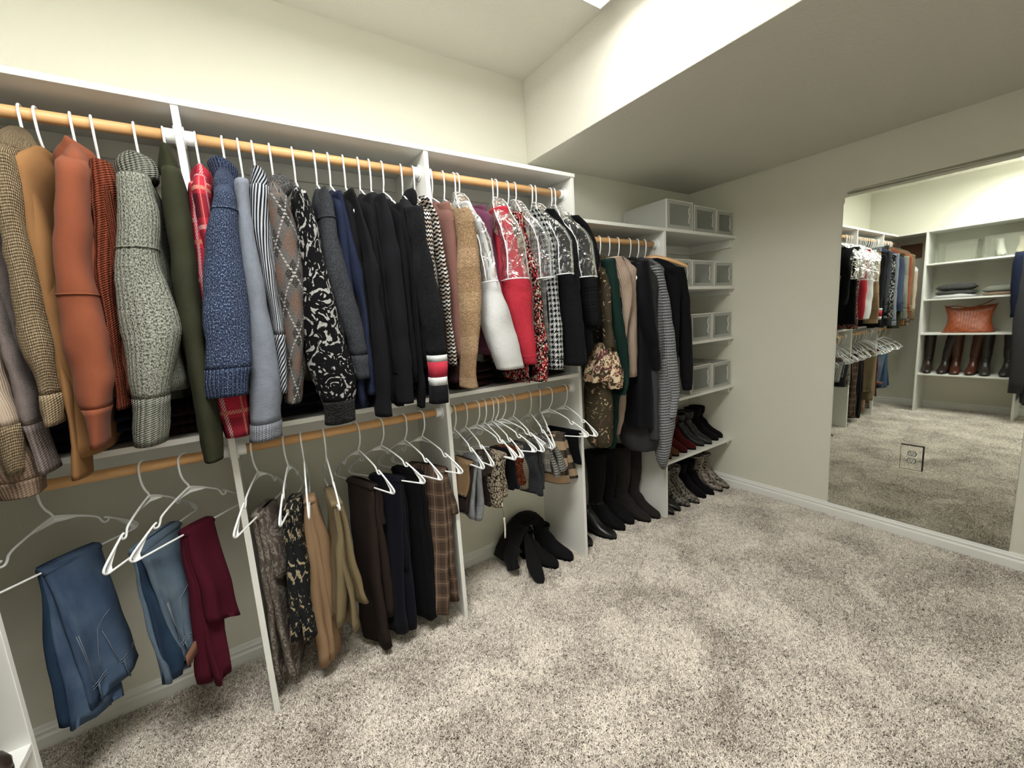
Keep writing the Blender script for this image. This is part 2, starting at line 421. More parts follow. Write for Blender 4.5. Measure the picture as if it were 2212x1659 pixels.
def argyle(u, v, uv, ob):
    p = .115; g = nz(uv, 330, 3); a = ((u+v*.62)/p).fr(); b = ((u-v*.62)/p+.15).fr()
    A, B = a.lt(.5), b.lt(.5)
    col = mix(A*B, '#6f6a67', '#0f0e0e'); col = mix((1-A)*(1-B), col, '#8a6550')
    la = ((a-.25).ab().lt(.035)).mx((b-.25).ab().lt(.035))*(((v)*90).fr().lt(.62))
    col = mix(la, col, '#e6e0da'); col = mix(((g-.5)*3+.15).mx(0.0).mn(.55), col, '#b9b2ad')
    return col, g*1.4+nz(uv, 900, 2)
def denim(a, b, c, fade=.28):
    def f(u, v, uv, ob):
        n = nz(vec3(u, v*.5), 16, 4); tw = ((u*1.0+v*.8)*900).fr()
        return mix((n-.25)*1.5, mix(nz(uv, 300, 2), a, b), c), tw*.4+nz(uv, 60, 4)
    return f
def glen(a, b, c, per=.055):
    def f(u, v, uv, ob):
        bu, bv = (u/per).fr(), (v/per).fr(); fu = ((u/per*9).fr()).lt(.5); fv = ((v/per*9).fr()).lt(.5)
        A, B = bu.lt(.5), bv.lt(.5)
        m_ = (A*fu*.6+B*fv*.6).mn(1.0); col = mix(m_, a, b)
        return mix((bu.gt(.73)*bu.lt(.78)).mx(bv.gt(.73)*bv.lt(.78)), col, c), nz(uv, 700, 2)
    return f
def bands(cols):            # [(v_end, colour)...] horizontal knit blocks
    def f(u, v, uv, ob):
        col = cols[-1][1]
        for e, c in reversed(cols[:-1]): col = mix(v.lt(e), col, c)
        return col, rib(u, .007)+nz(uv, 500, 2)*.6
    return f
def cable(a, b):
    def f(u, v, uv, ob):
        p = (u*26).fr()-.5; w_ = ((v*95).sin()*.16); c1 = (p.ab()-.22-w_).ab().lt(.09); c2 = (p.ab()-.22+w_).ab().lt(.09)
        h = c1.mx(c2)*.8+((v+(u*60).sin()*.004)*900).sin()*.12+rib(u, .006)*.35
        return mix(nz(uv, 12, 3)*.5+h*.4, a, b), h*1.6+nz(uv, 400, 2)*.4
    return f
def eyelet(base, hole):
    def f(u, v, uv, ob):
        c = vec3((u/.03).fr()-.5, (v/.03).fr()-.5); x, y = (u/.034).fr()-.5, (v/.034).fr()-.5
        r = (x*x+y*y); h = None
        for dx, dy in ((.2, .2), (-.2, .2), (.2, -.2), (-.2, -.2)):
            q = ((x-dx)*(x-dx)+(y-dy)*(y-dy)).lt(.011); h = q if h is None else h.mx(q)
        h = h*((v/.17).fr().lt(.8))
        return mix(h, base, hole), 1-h
    return f
BL = '#17171b'; KF[0] = .70   # fabrics soak up light: dye colours in the photo are under strong lamps
FM = dict(
 taupe=fab('taupe rib knit', ribbed('#7d6553', '#a38a75', .009)),
 blocks=fab('cream knit with white and black blocks', bands([(.10, '#cdb79e'), (.16, '#e7e5e6'), (.235, '#14151a'), (.30, '#e7e5e6'), (9, '#cdb7a2')])),
 mauve=fab('mauve grey fuzzy knit', plain('#6b5f5c', '#9a8d88', 30, 300), bump=.9, dist=.005, sheen=.8),
 mauverib=fab('mauve grey rib', ribbed('#675b58', '#8d807b', .014)),
 cable=fab('beige cable knit', cable('#97805e', '#cbb48f'), bump=1.0, dist=.007),
 beigerib=fab('beige rib', ribbed('#94805f', '#c0ab87', .010), bump=.8, dist=.004),
 camel=fab('caramel wool', plain('#96693c', '#ab7c4a', 8, 900, .3), bump=.25, dist=.002),
 rust=fab('rust wool knit', plain('#874429', '#a05838', 10, 380), bump=.5, sheen=.7),
 brick=fab('dark rust rib knit', ribbed('#6a2d19', '#a14c2d', .016, 300), bump=1.0, dist=.006),
 sage=fab('sage chunky knit', marled('#5c5f54', '#b5b8aa', .47, 170, .015), bump=1.0, dist=.007),
 sagerib=fab('sage chunky rib', ribbed('#5a5d52', '#a8ab9d', .014, 260, .6), bump=1.0, dist=.006),
 olive=fab('dark olive wool', plain('#2c2e20', '#41432f', 20, 500), bump=.6),
 redplaid=fab('red plaid flannel', plaid('#c4203c', '#5a1826', '#e0b3b6', '#e39a7c', .17), bump=.3),
 blue=fab('marled blue knit', marled('#2a3858', '#8f9fbe', .58, 190, .010), bump=1.0, dist=.005),
 bluerib=fab('marled blue rib', lambda u, v, uv, ob: (mix(((nz(vec3(u*1.5, v), 230, 3)-.6)*6+.5).mx(0.0).mn(1.0), mix(rib(u, .011), '#1f2b48', '#3b4b70'), '#8f9fbe'), rib(u, .011)*1.5), bump=1.0, dist=.005),
 greyblue=fab('pale blue grey fuzzy knit', plain('#6b7382', '#949ba8', 40, 300), bump=.9, dist=.004, sheen=.9),
 greyrib=fab('blue grey rib', ribbed('#686d77', '#9a9ea7', .008), bump=.8),
 diag=fab('grey and black diagonal stripe knit', stripes('#b9bdc6', '#1c1e25', .0125, .5, .75), bump=.3),
 diagv=fab('grey and black vertical stripe knit', stripes('#b9bdc6', '#1c1e25', .0125, .5, 1.45), bump=.3),
 argyle=fab('argyle fuzzy knit', argyle, bump=1.0, dist=.005, sheen=.7),
 greyfuzz=fab('heather grey fuzzy knit', tweed(['#5a5a5a', ('#8f8f8f', .6), ('#303030', .7)], 500), bump=.9),
 lace=fab('black knit with silver scrollwork', swirl('#121216', '#a2a2a5', 15, 2.4, .66), bump=.6),
 lace2=fab('black brocade with silver leaves', swirl('#0f0f12', '#b4b3b0', 21, 3.0, .60), bump=.6),
 fur=fab('black curly fur', plain('#0c0c0e', '#2e2d2f', 60, 120), bump=1.0, dist=.02, sheen=.6),
 charcoal=fab('charcoal heather wool', tweed(['#3c3f45', ('#55585f', .55), ('#2b2d33', .7)], 600), bump=.7),
 navy=fab('navy knit', plain('#1a2137', '#252e49', 20), bump=.25),
 black=fab('black knit', plain('#111115', '#1b1b20', 14), bump=.25, sheen=.2),
 black2=fab('black jersey', plain('#0e0e12', '#17171c', 9), bump=.2, sheen=.15),
 blackrib=fab('black rib knit', ribbed('#0d0d10', '#222328', .007), bump=.7, sheen=.2),
 band_w=fab('white rib band', ribbed('#dadcdf', '#f2f3f5', .006)), band_r=fab('red rib band', ribbed('#c21c37', '#dd3350', .006)),
 bwstripe=fab('cream and black broken stripe knit', lambda u, v, uv, ob: (mix((((v+((u/.035).fr().lt(.5))*.004)/.0155).fr()).lt(.5), '#17171a', mix((v/.06).fr().lt(.5), '#e6e1d8', '#c9b9a8')), rib(v, .0155)), bump=.5),
 pink=fab('dusty rose rib knit', ribbed('#7c4f48', '#b58378', .006), bump=.7),
 maroonrib=fab('dark maroon rib', ribbed('#2a1519', '#46262b', .006)),
 teddy=fab('camel teddy fur', lambda u, v, uv, ob: (mix(nz(uv, 90, 4, Distortion=1.0)*.8+((v/.17+.1).fr().lt(.42))*.3, '#a37b50', '#dcb78a'), nz(uv, 130, 4, Distortion=1.2)*2), bump=1.0, dist=.008, sheen=.9),
 whitejac=fab('white textured boucle', plain('#d9dadb', '#f0f1f2', 60, 220), bump=.9, dist=.004),
 maroon=fab('maroon velvet', plain('#4a1a33', '#7a3c5c', 12), sheen=1.0, rough=.6),
 red=fab('bright red boucle', plain('#b0132a', '#e0324a', 90, 220), bump=1.0, dist=.005),
 redtweed=fab('red black and cream tweed', tweed(['#b81e30', ('#14110f', .60), ('#e4dac3', .72), ('#14110f', .84)], 115, (1.0, 1.0)), bump=1.0, dist=.006),
 glen=fab('grey glen plaid wool', glen('#aaa8a4', '#1f1f21', '#9a8258'), bump=.4),
 hounds=fab('black and white houndstooth tweed', hounds('#e3e6e6', '#111316', .024, .012), bump=1.0, dist=.005),
 boucle=fab('black boucle', plain('#0d0d10', '#1c1c20', 40, 200), bump=1.0, dist=.005, sheen=.25),
 eyelet=fab('black eyelet cotton', eyelet('#1a1a1d', '#020202'), bump=.8),
 floral=fab('olive crepe with flowers', blobs('#4a4130', ['#7c4f52', '#cfa98a', '#8a8a6a', '#e6cfa8'], 18, .66), bump=.2, rough=.6),
 floralbig=fab('flower printed crepe', blobs('#473e2e', ['#6d3d42', '#d9b08c', '#e9d2ad'], 24, .54), bump=.2, rough=.6),
 green=fab('dark green crinkle', lambda u, v, uv, ob: (mix(nz(vec3(u*3, v*.4), 40, 3), '#102823', '#1d3d36'), nz(vec3(u*3, v*.4), 70, 4)), bump=.9, dist=.004, rough=.6),
 cream=fab('cream pink rib knit', ribbed('#b79c88', '#e2c9b6', .011), bump=.8),
 velvet=fab('black velvet', plain('#07070b', '#14141c', 8), sheen=.7, rough=.5, bump=.15),
 greyknit=fab('grey chunky waffle knit', lambda u, v, uv, ob: (mix(rib(v, .017)*.65+rib(u, .012)*.2+nz(uv, 260, 2)*.3, '#4a4c52', '#c2c5cb'), rib(v, .017)+rib(u, .012)*.4), bump=1.0, dist=.006),
 greyjersey=fab('dark grey jersey', plain('#3c3c40', '#4a4a4f', 9), bump=.2),
 denim=fab('mid blue denim', denim('#31486b', '#41597c', '#6e87a6'), bump=.4, rough=.8, sheen=.1),
 denim2=fab('light blue denim', denim('#4d6480', '#60778f', '#93a8bc'), bump=.4, rough=.8, sheen=.1),
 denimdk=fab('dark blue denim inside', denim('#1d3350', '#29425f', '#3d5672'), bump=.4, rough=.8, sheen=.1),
 stitch=fab('pale stitching', lambda u, v, uv, ob: ('#9aa6b4', None), bump=0),
 tanpatch=fab('tan leather patch', plain('#8a5f4b', '#9b7058'), bump=.3),
 wine=fab('wine red twill', plain('#4f1023', '#66182f', 10), bump=.25),
 paisley=fab('taupe satin paisley', swirl('#6d625a', '#a39a92', 22, 3.5, .6), rough=.42, bump=.2, sheen=.1),
 leaf=fab('charcoal print with cream leaves', blobs('#23272a', ['#c9b592', '#cbb894'], 25, .60), bump=.1, rough=.6),
 tan=fab('tan ponte', plain('#a98663', '#c19e79', 8), bump=.2, rough=.8),
 khaki=fab('khaki fine corduroy', lambda u, v, uv, ob: (mix(rib(u, .0035)*.4+nz(uv, 12, 3)*.6, '#8d7a56', '#b8a57f'), rib(u, .0035)), bump=.5),
 dkbrown=fab('dark brown crepe', plain('#2b221f', '#3c302b', 8), bump=.2),
 ink=fab('black corduroy', plain('#0b0b14', '#191a2a', 10), bump=.2, sheen=.5),
 brownplaid=fab('brown glen plaid', glen('#7b6556', '#33261f', '#a98a6e', .07), bump=.4),
 suede=fab('tan suede', plain('#7f6347', '#a3855f', 10), bump=.3, sheen=.6),
 silver=fab('silver grey crushed velvet', plain('#4d4f54', '#b9bcc2', 30, 120), rough=.45, bump=.6),
 browntweed=fab('brown grey tweed', tweed(['#554b41', ('#84776a', .55), ('#2c2621', .68)], 320), bump=.8),
 creamlace=fab('black fabric with cream leopard flowers', spots('#26201b', '#b8a58c', '#cbbba2', 55), bump=.5),
 rustlace=fab('rust crochet lace', tweed(['#8a3c22', ('#b3603c', .5), ('#3d1c12', .72)], 170), bump=1.0, dist=.006),
 checktweed=fab('cream and black mini check', hounds('#b7a993', '#2b2723', .010), bump=.4),
 dogtooth=fab('black and white dogtooth wool', hounds('#d2d2ce', '#1b1c1e', .016), bump=.4),
 wideplaid=fab('camel and charcoal wide plaid', lambda u, v, uv, ob: (mix((v/.10).fr().lt(.48)*.85+(u/.12).fr().lt(.4)*.15, '#d9b995', '#3a3938'), nz(uv, 500, 2)), bump=.4),
)
KF[0] = 1.0
M_clear = bpy.data.materials.new('clear vinyl'); M_clear.use_nodes = True
def _clear():
    nt = M_clear.node_tree; E.nt = nt; b = nt.nodes['Principled BSDF']; out = nt.nodes['Material Output']
    tr = nt.nodes.new('ShaderNodeBsdfTransparent'); tr.inputs[0].default_value = (.96, .97, .98, 1)
    gl = nt.nodes.new('ShaderNodeBsdfGlossy'); gl.inputs['Roughness'].default_value = .06; gl.inputs[0].default_value = (1, 1, 1, 1)
    df = nt.nodes.new('ShaderNodeBsdfDiffuse'); df.inputs[0].default_value = (.9, .92, .95, 1)
    u, v, uv, ob = uvs(); cr = nz(ob, 17, 2, Distortion=.8)
    bp = nt.nodes.new('ShaderNodeBump'); bp.inputs['Strength'].default_value = 1.0; bp.inputs['Distance'].default_value = .05
    nt.links.new(cr.v, bp.inputs['Height']); nt.links.new(bp.outputs[0], gl.inputs['Normal'])
    fr = nt.nodes.new('ShaderNodeFresnel'); fr.inputs[0].default_value = 1.6; nt.links.new(bp.outputs[0], fr.inputs['Normal'])
    m1 = nt.nodes.new('ShaderNodeMixShader'); m2 = nt.nodes.new('ShaderNodeMixShader')
    f = E(fr.outputs[0])*.62+.0; nt.links.new(f.v, m1.inputs[0]); nt.links.new(tr.outputs[0], m1.inputs[1]); nt.links.new(gl.outputs[0], m1.inputs[2])
    m2.inputs[0].default_value = .025; nt.links.new(m1.outputs[0], m2.inputs[1]); nt.links.new(df.outputs[0], m2.inputs[2])
    nt.links.new(m2.outputs[0], out.inputs[0]); nt.nodes.remove(b)
_clear()
# ------------------------------------------------------------------ hangers (origin at the rod's centre, arms along y)
def hanger_meshes():
    r = .0033; m_ = MB(); c = .0215
    p = [(0, c*math.cos(a), c*math.sin(a)) for a in [math.radians(q) for q in (-38, -15, 15, 45, 75, 105, 135, 160)]]
    p = [(x, y, z) for x, y, z in p]
    p += [(0, -c-.001, -.012), (0, -.021, -.045), (0, -.013, -.07), (0, -.003, -.086), (0, 0, -.10)]
    m_.tube(sm(p, 40), [.0030]*6+[r]*34, 8)
    hook = (m_.v, m_.f, m_.u)
    f = MB()
    for s in (-1, 1):
        f.tube(sm([(0, s*q, z) for q, z in ((0, -.096), (.03, -.108), (.075, -.131), (.105, -.150), (.113, -.166), (.120, -.176), (.131, -.176), (.134, -.168))], 26), r, 8)
        f.tube(sm([(0, s*q, z) for q, z in ((.123, -.161), (.131, -.164), (.150, -.177), (.190, -.206), (.2105, -.224), (.213, -.234), (.204, -.2415), (.185, -.2425), (.10, -.2425), (0, -.2425))], 34), r, 8)
        # thin web in the corner and under the neck
        vs = []; 
        for x in (-.0011, .0011): vs += [(x, s*.150, -.178), (x, s*.208, -.223), (x, s*.206, -.240), (x, s*.186, -.2415), (x, s*.186, -.226)]
        f.add(vs, [(0, 1, 2, 3, 4), (9, 8, 7, 6, 5)]+[(i, (i+1) % 5, (i+1) % 5+5, i+5) for i in range(5)])
        vs = []
        for x in (-.0011, .0011): vs += [(x, 0, -.098), (x, s*.062, -.126), (x, 0, -.116)]
        f.add(vs, [(0, 1, 2), (5, 4, 3), (0, 1, 4, 3), (1, 2, 5, 4)])
    return hook, (f.v, f.f, f.u)
_h, _f = hanger_meshes()
def _mesh(name, d, mt):
    me = bpy.data.meshes.new(name); me.from_pydata([tuple(p) for p in d[0]], [], [list(q) for q in d[1]]); me.materials.append(mt); me.shade_smooth(); return me
ME_HOOK, ME_FRAME = _mesh('hook', _h, M_plastic), _mesh('frame', _f, M_plastic)
GR = {'u': 'white hangers on the upper rods', 'l': 'white hangers on the lower rods', 'f': 'white hangers on the far rod'}
def hanger(x, k, label, rot=0.0, lean=0.0):
    """hanger on rod k at x; rot turns it about the vertical"""
    o = empty('clothes_hanger', (x, RY, RZ[k]), label, 'hanger', GR[k]); o.rotation_euler = (lean, 0, rot)
    for n, me in (('hook', ME_HOOK), ('frame', ME_FRAME)):
        c = bpy.data.objects.new(n, me); C.objects.link(c); c.parent = o
    return o
def hookx(px, py, k): return at(px, py, 'y', RY-.010).x
# ------------------------------------------------------------------ draped tubes measured from the photograph
VY = Vector((0, 1, 0))
def strip_rings(rows, yf, ry, n=32, seg=26, p=2.3, fa=.0, fold=3, wr=.004, minrx=.011, ph=0.0, top=None, taper=True):
    """rows: (py, xl, xr) silhouette of a hanging tube whose axis lies at depth y=yf"""
    pts = []
    for row in rows:
        py, xl, xr = row[:3]; yy = row[3] if len(row) > 3 else yf
        A, B = at(xl, py, 'y', yy), at(xr, py, 'y', yy); c = (A+B)/2
        d = (c-CAM); d.z = 0; d.normalize(); q = Vector((d.y, -d.x, 0))
        half = abs((B-A).dot(q))/2; r_y = ry
        if abs(q.y)*r_y > half*.82: r_y = half*.82/abs(q.y)
        rx = math.sqrt(max(half*half-(q.y*r_y)**2, 0))/max(abs(q.x), .2); rx = max(rx, minrx)
        pts.append((c.x, c.y, c.z, rx, r_y))
    out = []
    for i, (x, y, z, rx, r_y) in enumerate(sm(pts, n)):
        out.append(ering((x, y, z), XA, YA, rx, r_y, seg, p, fold, fa*(i/n), ph+i*.12, wr))
    return out
def hollow(rings, depth=.012):
    """turn the hem in so that the opening shows an inside"""
    r = rings[-1]; c = sum(r, Vector())/len(r)
    rings.append([c+(q-c)*.86+ZA*.001 for q in r]); rings.append([c+(q-c)*.80+ZA*depth for q in r]); return rings
def body_rings(x0, xf, zn, zh, wt=.055, ws=.19, wh=.185, th=.024, yc=-.316, n=26, seg=26, drop=.085, fa=.05, fold=5, wr=.004, ph=0.0, fl=.0):
    """garment body hanging in a plane through the rod; xf = x at its front edge"""
    sl = (xf-x0)/(-.18); out = []
    ax = Vector((sl, 1, 0)).normalized(); ay = Vector((1, -sl, 0)).normalized()
    for i in range(n):
        t = i/(n-1); z = zn-(zn-zh)*t**1.25; dz = zn-z
        k = min(dz/drop, 1.0); w = wt+(ws-wt)*(k**.8); w += (wh-ws)*max(0, (dz-drop)/(zn-zh-drop+1e-6))
        h = th*(.45+.55*min(1, dz/.06))*(1+fl*t)
        out.append(ering((x0, yc, z), ax, ay, w, h, seg, 2.6, fold, fa*t, ph, wr))
    return out
GARM = []
def fringe(mb, ring, l, rnd):
    for i in range(len(ring)):
        for k in range(3):
            p = ring[i].lerp(ring[(i+1) % len(ring)], (k+rnd.random())/3)
            d = Vector((rnd.uniform(-.003, .003), rnd.uniform(-.003, .003), -l*rnd.uniform(.6, 1.1)))
            mb.tube([p+ZA*.004, p+d*.5, p+d], [.0017, .0015, .0007], 4)
def garment(kind, label, cat, hook, fabric, rows, k='u', cuff=None, cufffab=None, cuffbands=None, collar=None, zn=None, zh=1.27, ry=.055, yf=-.50,
            th=.030, extra=(), sleevefab=None, group='clothes hanging on the upper rods', body=True, back=True, fa=.08, seam=None, hn_=True, hlabel=None, fr=None, ws=.222, wh=.20, p=2.3, wr=.006, hem=None, xfront=None, hrot=None):
    rnd = random.Random(label); ph = rnd.uniform(0, 6)
    x0 = hookx(hook[0], hook[1], k); rz = RZ[k]
    zn = zn or rz-.095
    rings = strip_rings(rows, yf, ry, fa=fa, ph=ph, wr=wr, p=p)
    top = sum(rings[0], Vector())/len(rings[0])
    zb = min(zh, min(q.z for q in rings[-1]))
    g = empty(kind, (x0, RY, zb), label, cat, group); fb = FM[fabric]; sf = FM[sleevefab or fabric]
    xf = top.x if xfront is None else xfront; xf = x0+max(-.09, min(.09, xf-x0))
    if body:
        br = body_rings(x0, xf, zn, zh, th=th, ph=ph, ws=ws, wh=wh, wr=wr)
        m_ = MB(); m_.loft(hollow(br)); bo = m_.out('body', fb, g)
        if hem:
            m2 = MB(); hr = body_rings(x0, xf, zh+.004, zh-hem[0], th=th*.95, wt=wh, ws=wh, wh=wh*.97, n=5, ph=ph); m2.loft(hollow(hr)); m2.out('hem', FM[hem[1]], g)
        if fr:
            m2 = MB(); fringe(m2, br[-3], fr, rnd); m2.out('fringe', fb, g)
    # sleeve: bridge from the shoulder into the measured silhouette
    main = rings; cuffr = None
    if cuff:
        cz = cuff  # fraction of rings kept for the sleeve
        i = int(len(rings)*cuff); main, cuffr = rings[:i+1], rings[i:]
    if body:
        sl = (xf-x0)/(-.18); zt = max(top.z+.035, min(zn-.045, top.z+.07))
        q0 = main[0]; rx0 = (max(p.x for p in q0)-min(p.x for p in q0))/2; ry0 = (max(p.y for p in q0)-min(p.y for p in q0))/2
        zt = max(zn-.030, top.z+.02); A0 = Vector((x0+sl*-.05, RY-.055, zt)); pre = []
        for t in (0, .12, .3, .5, .7, .86):
            c0 = A0.lerp(top, t); c0.z = zt+(top.z-zt)*(t**1.5); e_ = min(1, .45+.62*t)
            tl = Vector((0, 1, .55*(1-t))).normalized()
            pre.append(ering(c0, XA, tl, rx0*e_*(.7+.3*t), ry0*e_*.95, len(q0), 2.2, wr=.003, ph=ph))
        main = pre+main
    m_ = MB(); m_.loft(hollow(list(main)) if not cuffr else main); so = m_.out('sleeve', sf, g)
    if seam:
        r = main[6+int(len(rings)*seam)]; c = sum(r, Vector())/len(r)
        m_ = MB(); m_.tube([c+(q-c)*1.03 for q in r]+[c+(r[0]-c)*1.03], .0022, 6, cap=False); m_.out('shoulder_seam', sf, so)
    if cuffr:
        n = len(cuffr)
        if cuffbands:
            e0 = 0
            for e, fbn in cuffbands:
                e1 = max(e0+1, round(e*(n-1))); rr = [list(r) for r in cuffr[e0:e1+1]]
                m_ = MB(); m_.loft(hollow(rr) if e >= 1 else rr); m_.out('cuff_band', FM[fbn], so); e0 = e1
        else:
            cr = []
            for i, r in enumerate(cuffr):
                c = sum(r, Vector())/len(r); cr.append([c+(q-c)*(1.0 if i else 1.03) for q in r])
            m_ = MB(); m_.loft(hollow(cr)); m_.out('cuff', FM[cufffab] if cufffab else sf, so)
    if fr:
        m_ = MB(); fringe(m_, rings[-1] if cuffr else main[-3], fr, rnd); m_.out('fringe', sf, so)
    if back:
        zt = zn-.10; zl = max(zb, zt-.62); pts = []
        rr = [ering((x0-(xf-x0)*.6, -.125+.0*t, zt-(zt-zl)*t), XA, YA, .024-.006*t, .05-.012*t, 14, 2.2, 3, .1*t, ph, .004) for t in [i/9 for i in range(10)]]
        m_ = MB(); m_.loft(hollow(rr)); m_.out('sleeve', sf, g)
    if collar:
        ck = collar[0]; cf = FM[collar[1] if len(collar) > 1 else fabric]
        cr = strip_rings(collar[2], RY-.045, .060, n=12, seg=22, fa=.10, fold=3, ph=ph, wr=.006, p=2.0)
        # inner throat
        r = cr[0]; c = sum(r, Vector())/len(r)
        cr = [[c+(q-c)*.55-ZA*.035 for q in r], [c+(q-c)*.82-ZA*.004 for q in r]]+cr
        m_ = MB(); m_.loft(cr); m_.out(ck, cf, g)
    for nm, rws, y_, r_, fb_, fa_ in extra:
        sr = strip_rings(rws, y_, r_, n=20, seg=30, fa=fa_, fold=7, ph=ph, wr=.006, p=2.2)
        m_ = MB(); m_.loft(hollow(sr, .02)); m_.out(nm, FM[fb_], g)
    if hn_:
        rot = math.atan2(-(xf-x0), .18)*-1 if hrot is None else hrot
        hanger(x0, k, hlabel or 'white plastic hanger holding the '+label, rot*.8)
    return g
# ------------------------------------------------------------------ upper rods, left bay (near end of the wall)
G = garment
SW, HL = 'knit_sweater', None
G(SW, 'taupe ribbed sweater, lowest hem at the left edge', 'sweater', (-95, 270), 'taupe', [(560, -190, -90), (700, -150, -40), (850, -90, 20), (960, -50, 70), (1030, -15, 100), (1066, 0, 108)], yf=-0.5, cuff=.8, back=False)
G(SW, 'cream sweater with white and black block bands', 'sweater', (-45, 275), 'blocks', [(480, -150, -60), (640, -110, -20), (760, -80, 10), (840, -45, 26), (912, -20, 56), (1018, 9, 68)], yf=-0.54, cuff=.8, cufffab='cable', hem=None)
G(SW, 'mauve grey fuzzy sweater with ribbed cuff', 'sweater', (-5, 285), 'mauve', [(430, -95, -25), (560, -60, 0), (680, -20, 30), (760, 4, 56), (846, 27, 86), (926, 48, 106), (1015, 82, 134)], cuff=.8, cufffab='mauverib')
G(SW, 'beige cable knit sweater with drooping cuff', 'sweater', (40, 233), 'cable', [(340, -28, 44), (420, -14, 56), (520, 5, 70), (620, 25, 95), (703, 36, 113), (762, 54, 124), (817, 76, 131), (863, 85, 138), (915, 98, 141)], yf=-0.53, cuff=.82, cufffab='beigerib', wr=.007, zn=1.99)
G('wool_jacket', 'smooth caramel wool jacket beside the cable sweater', 'jacket', (75, 240), 'camel', [(366, 36, 74), (474, 52, 118), (588, 76, 132), (703, 100, 143), (817, 130, 170), (932, 150, 190), (1026, 152, 204)], yf=-0.47, zh=1.12, wr=.006)
G(SW, 'rust orange high-neck sweater with stitched shoulder seam', 'sweater', (150, 250), 'rust', [(365, 120, 196), (474, 121, 200), (571, 121, 197), (645, 124, 217), (703, 132, 233), (760, 142, 247), (817, 158, 251), (858, 171, 243), (900, 182, 240), (963, 192, 240)], yf=-0.53, cuff=.82, seam=.32,
  collar=('rolled_collar', 'rust', [(308, 142, 166), (318, 132, 186), (332, 121, 205), (347, 118, 214), (358, 125, 212), (372, 130, 205)]), zn=1.97)
G(SW, 'dark rust ribbed sweater half hidden behind orange one', 'sweater', (195, 257), 'brick', [(357, 192, 246), (416, 196, 259), (474, 198, 264), (588, 203, 258), (703, 227, 266), (817, 248, 278), (880, 256, 284)], yf=-0.48, zh=1.165, wr=.006, zn=1.93)
G(SW, 'sage grey chunky knit sweater with ribbed crew neck', 'sweater', (288, 270), 'sage', [(385, 252, 330), (474, 255, 345), (554, 252, 346), (617, 251, 364), (703, 258, 392), (745, 268, 393), (817, 278, 379), (875, 286, 370), (957, 287, 365)], yf=-0.53, cuff=.84, cufffab='sagerib', seam=.24, wr=.006,
  collar=('ribbed_collar', 'sagerib', [(340, 268, 316), (346, 256, 332), (358, 252, 342), (372, 254, 346), (392, 262, 344)]), zn=1.92)
G(SW, 'dark olive wool turtleneck beside the white upright panel', 'sweater', (350, 278), 'olive', [(372, 350, 392), (474, 357, 413), (588, 371, 428), (703, 386, 443), (817, 408, 460), (932, 431, 479), (991, 438, 484)],
  collar=('turtleneck', 'olive', [(323, 352, 366), (336, 348, 374), (352, 346, 384), (372, 345, 390), (384, 349, 392)]), zn=1.93)
# middle bay
G('plaid_shirt', 'red plaid flannel shirt with black and pink lines', 'shirt', (421, 292), 'redplaid', [(404, 408, 455), (455, 410, 462), (520, 417, 466), (600, 425, 480), (700, 440, 500), (790, 452, 522), (855, 462, 534), (938, 486, 548)], yf=-0.455, zh=1.25, wr=.006,
  collar=('shirt_collar', 'redplaid', [(367, 424, 445), (373, 414, 455), (386, 411, 460), (402, 412, 460), (416, 418, 456)]), zn=1.93)
G(SW, 'navy blue marled turtleneck sweater with wide ribbed cuff', 'sweater', (480, 302), 'blue', [(425, 460, 508), (468, 452, 513), (520, 444, 517), (607, 438, 529), (672, 435, 537), (737, 440, 541), (777, 443, 542), (815, 445, 540), (854, 447, 539)], yf=-0.535, cuff=.80, cufffab='bluerib', seam=.10,
  collar=('turtleneck', 'bluerib', [(350, 464, 484), (353, 450, 500), (362, 448, 513), (378, 455, 512), (396, 460, 508), (420, 461, 506)]), zn=1.955)
G(SW, 'pale blue grey fuzzy sweater with long sleeve', 'sweater', (514, 308), 'greyblue', [(396, 507, 537), (477, 508, 543), (564, 516, 560), (651, 527, 577), (737, 535, 594), (824, 536, 608), (890, 537, 608), (946, 534, 609)], cuff=.88, cufffab='greyrib', zn=1.92)
G(SW, 'grey and black striped mock-neck sweater', 'sweater', (544, 312), 'diagv', [(408, 536, 582), (477, 540, 584), (542, 551, 587), (607, 565, 595), (694, 584, 609), (759, 593, 619), (846, 602, 622)], yf=-0.485, cuff=.72, cufffab='diag',
  collar=('mock_neck', 'diag', [(370, 541, 564), (373, 538, 573), (385, 539, 577), (398, 541, 578), (414, 543, 578)]), zn=1.92, sleevefab='diagv')
G(SW, 'brown and black argyle fuzzy sweater', 'sweater', (582, 318), 'argyle', [(430, 572, 620), (499, 586, 640), (564, 592, 650), (629, 600, 658), (694, 612, 659), (759, 617, 656), (824, 617, 655), (868, 616, 652)],
  collar=('cowl_neck', 'greyfuzz', [(387, 588, 612), (389, 577, 628), (400, 572, 632), (412, 571, 630), (426, 572, 622), (438, 574, 618)]), zn=1.93, wr=.006)
G('knit_coat', 'black coat with silver scrollwork and curly fur cuffs', 'coat', (631, 326), 'lace', [(420, 636, 664), (477, 640, 682), (564, 648, 703), (651, 651, 725), (737, 656, 746), (803, 670, 763), (842, 683, 767), (872, 694, 766), (911, 697, 765)], yf=-0.52, cuff=.82, cufffab='fur', sleevefab='lace2', zn=1.92, wr=.007, zh=1.2, p=2.0)
G(SW, 'charcoal heather wool sweater with shoulder seam', 'sweater', (678, 333), 'charcoal', [(412, 686, 706), (455, 686, 722), (520, 688, 735), (607, 700, 756), (694, 728, 782), (751, 750, 790), (816, 764, 798)], cuff=.85, cufffab='charcoal', seam=.22, zn=1.92)
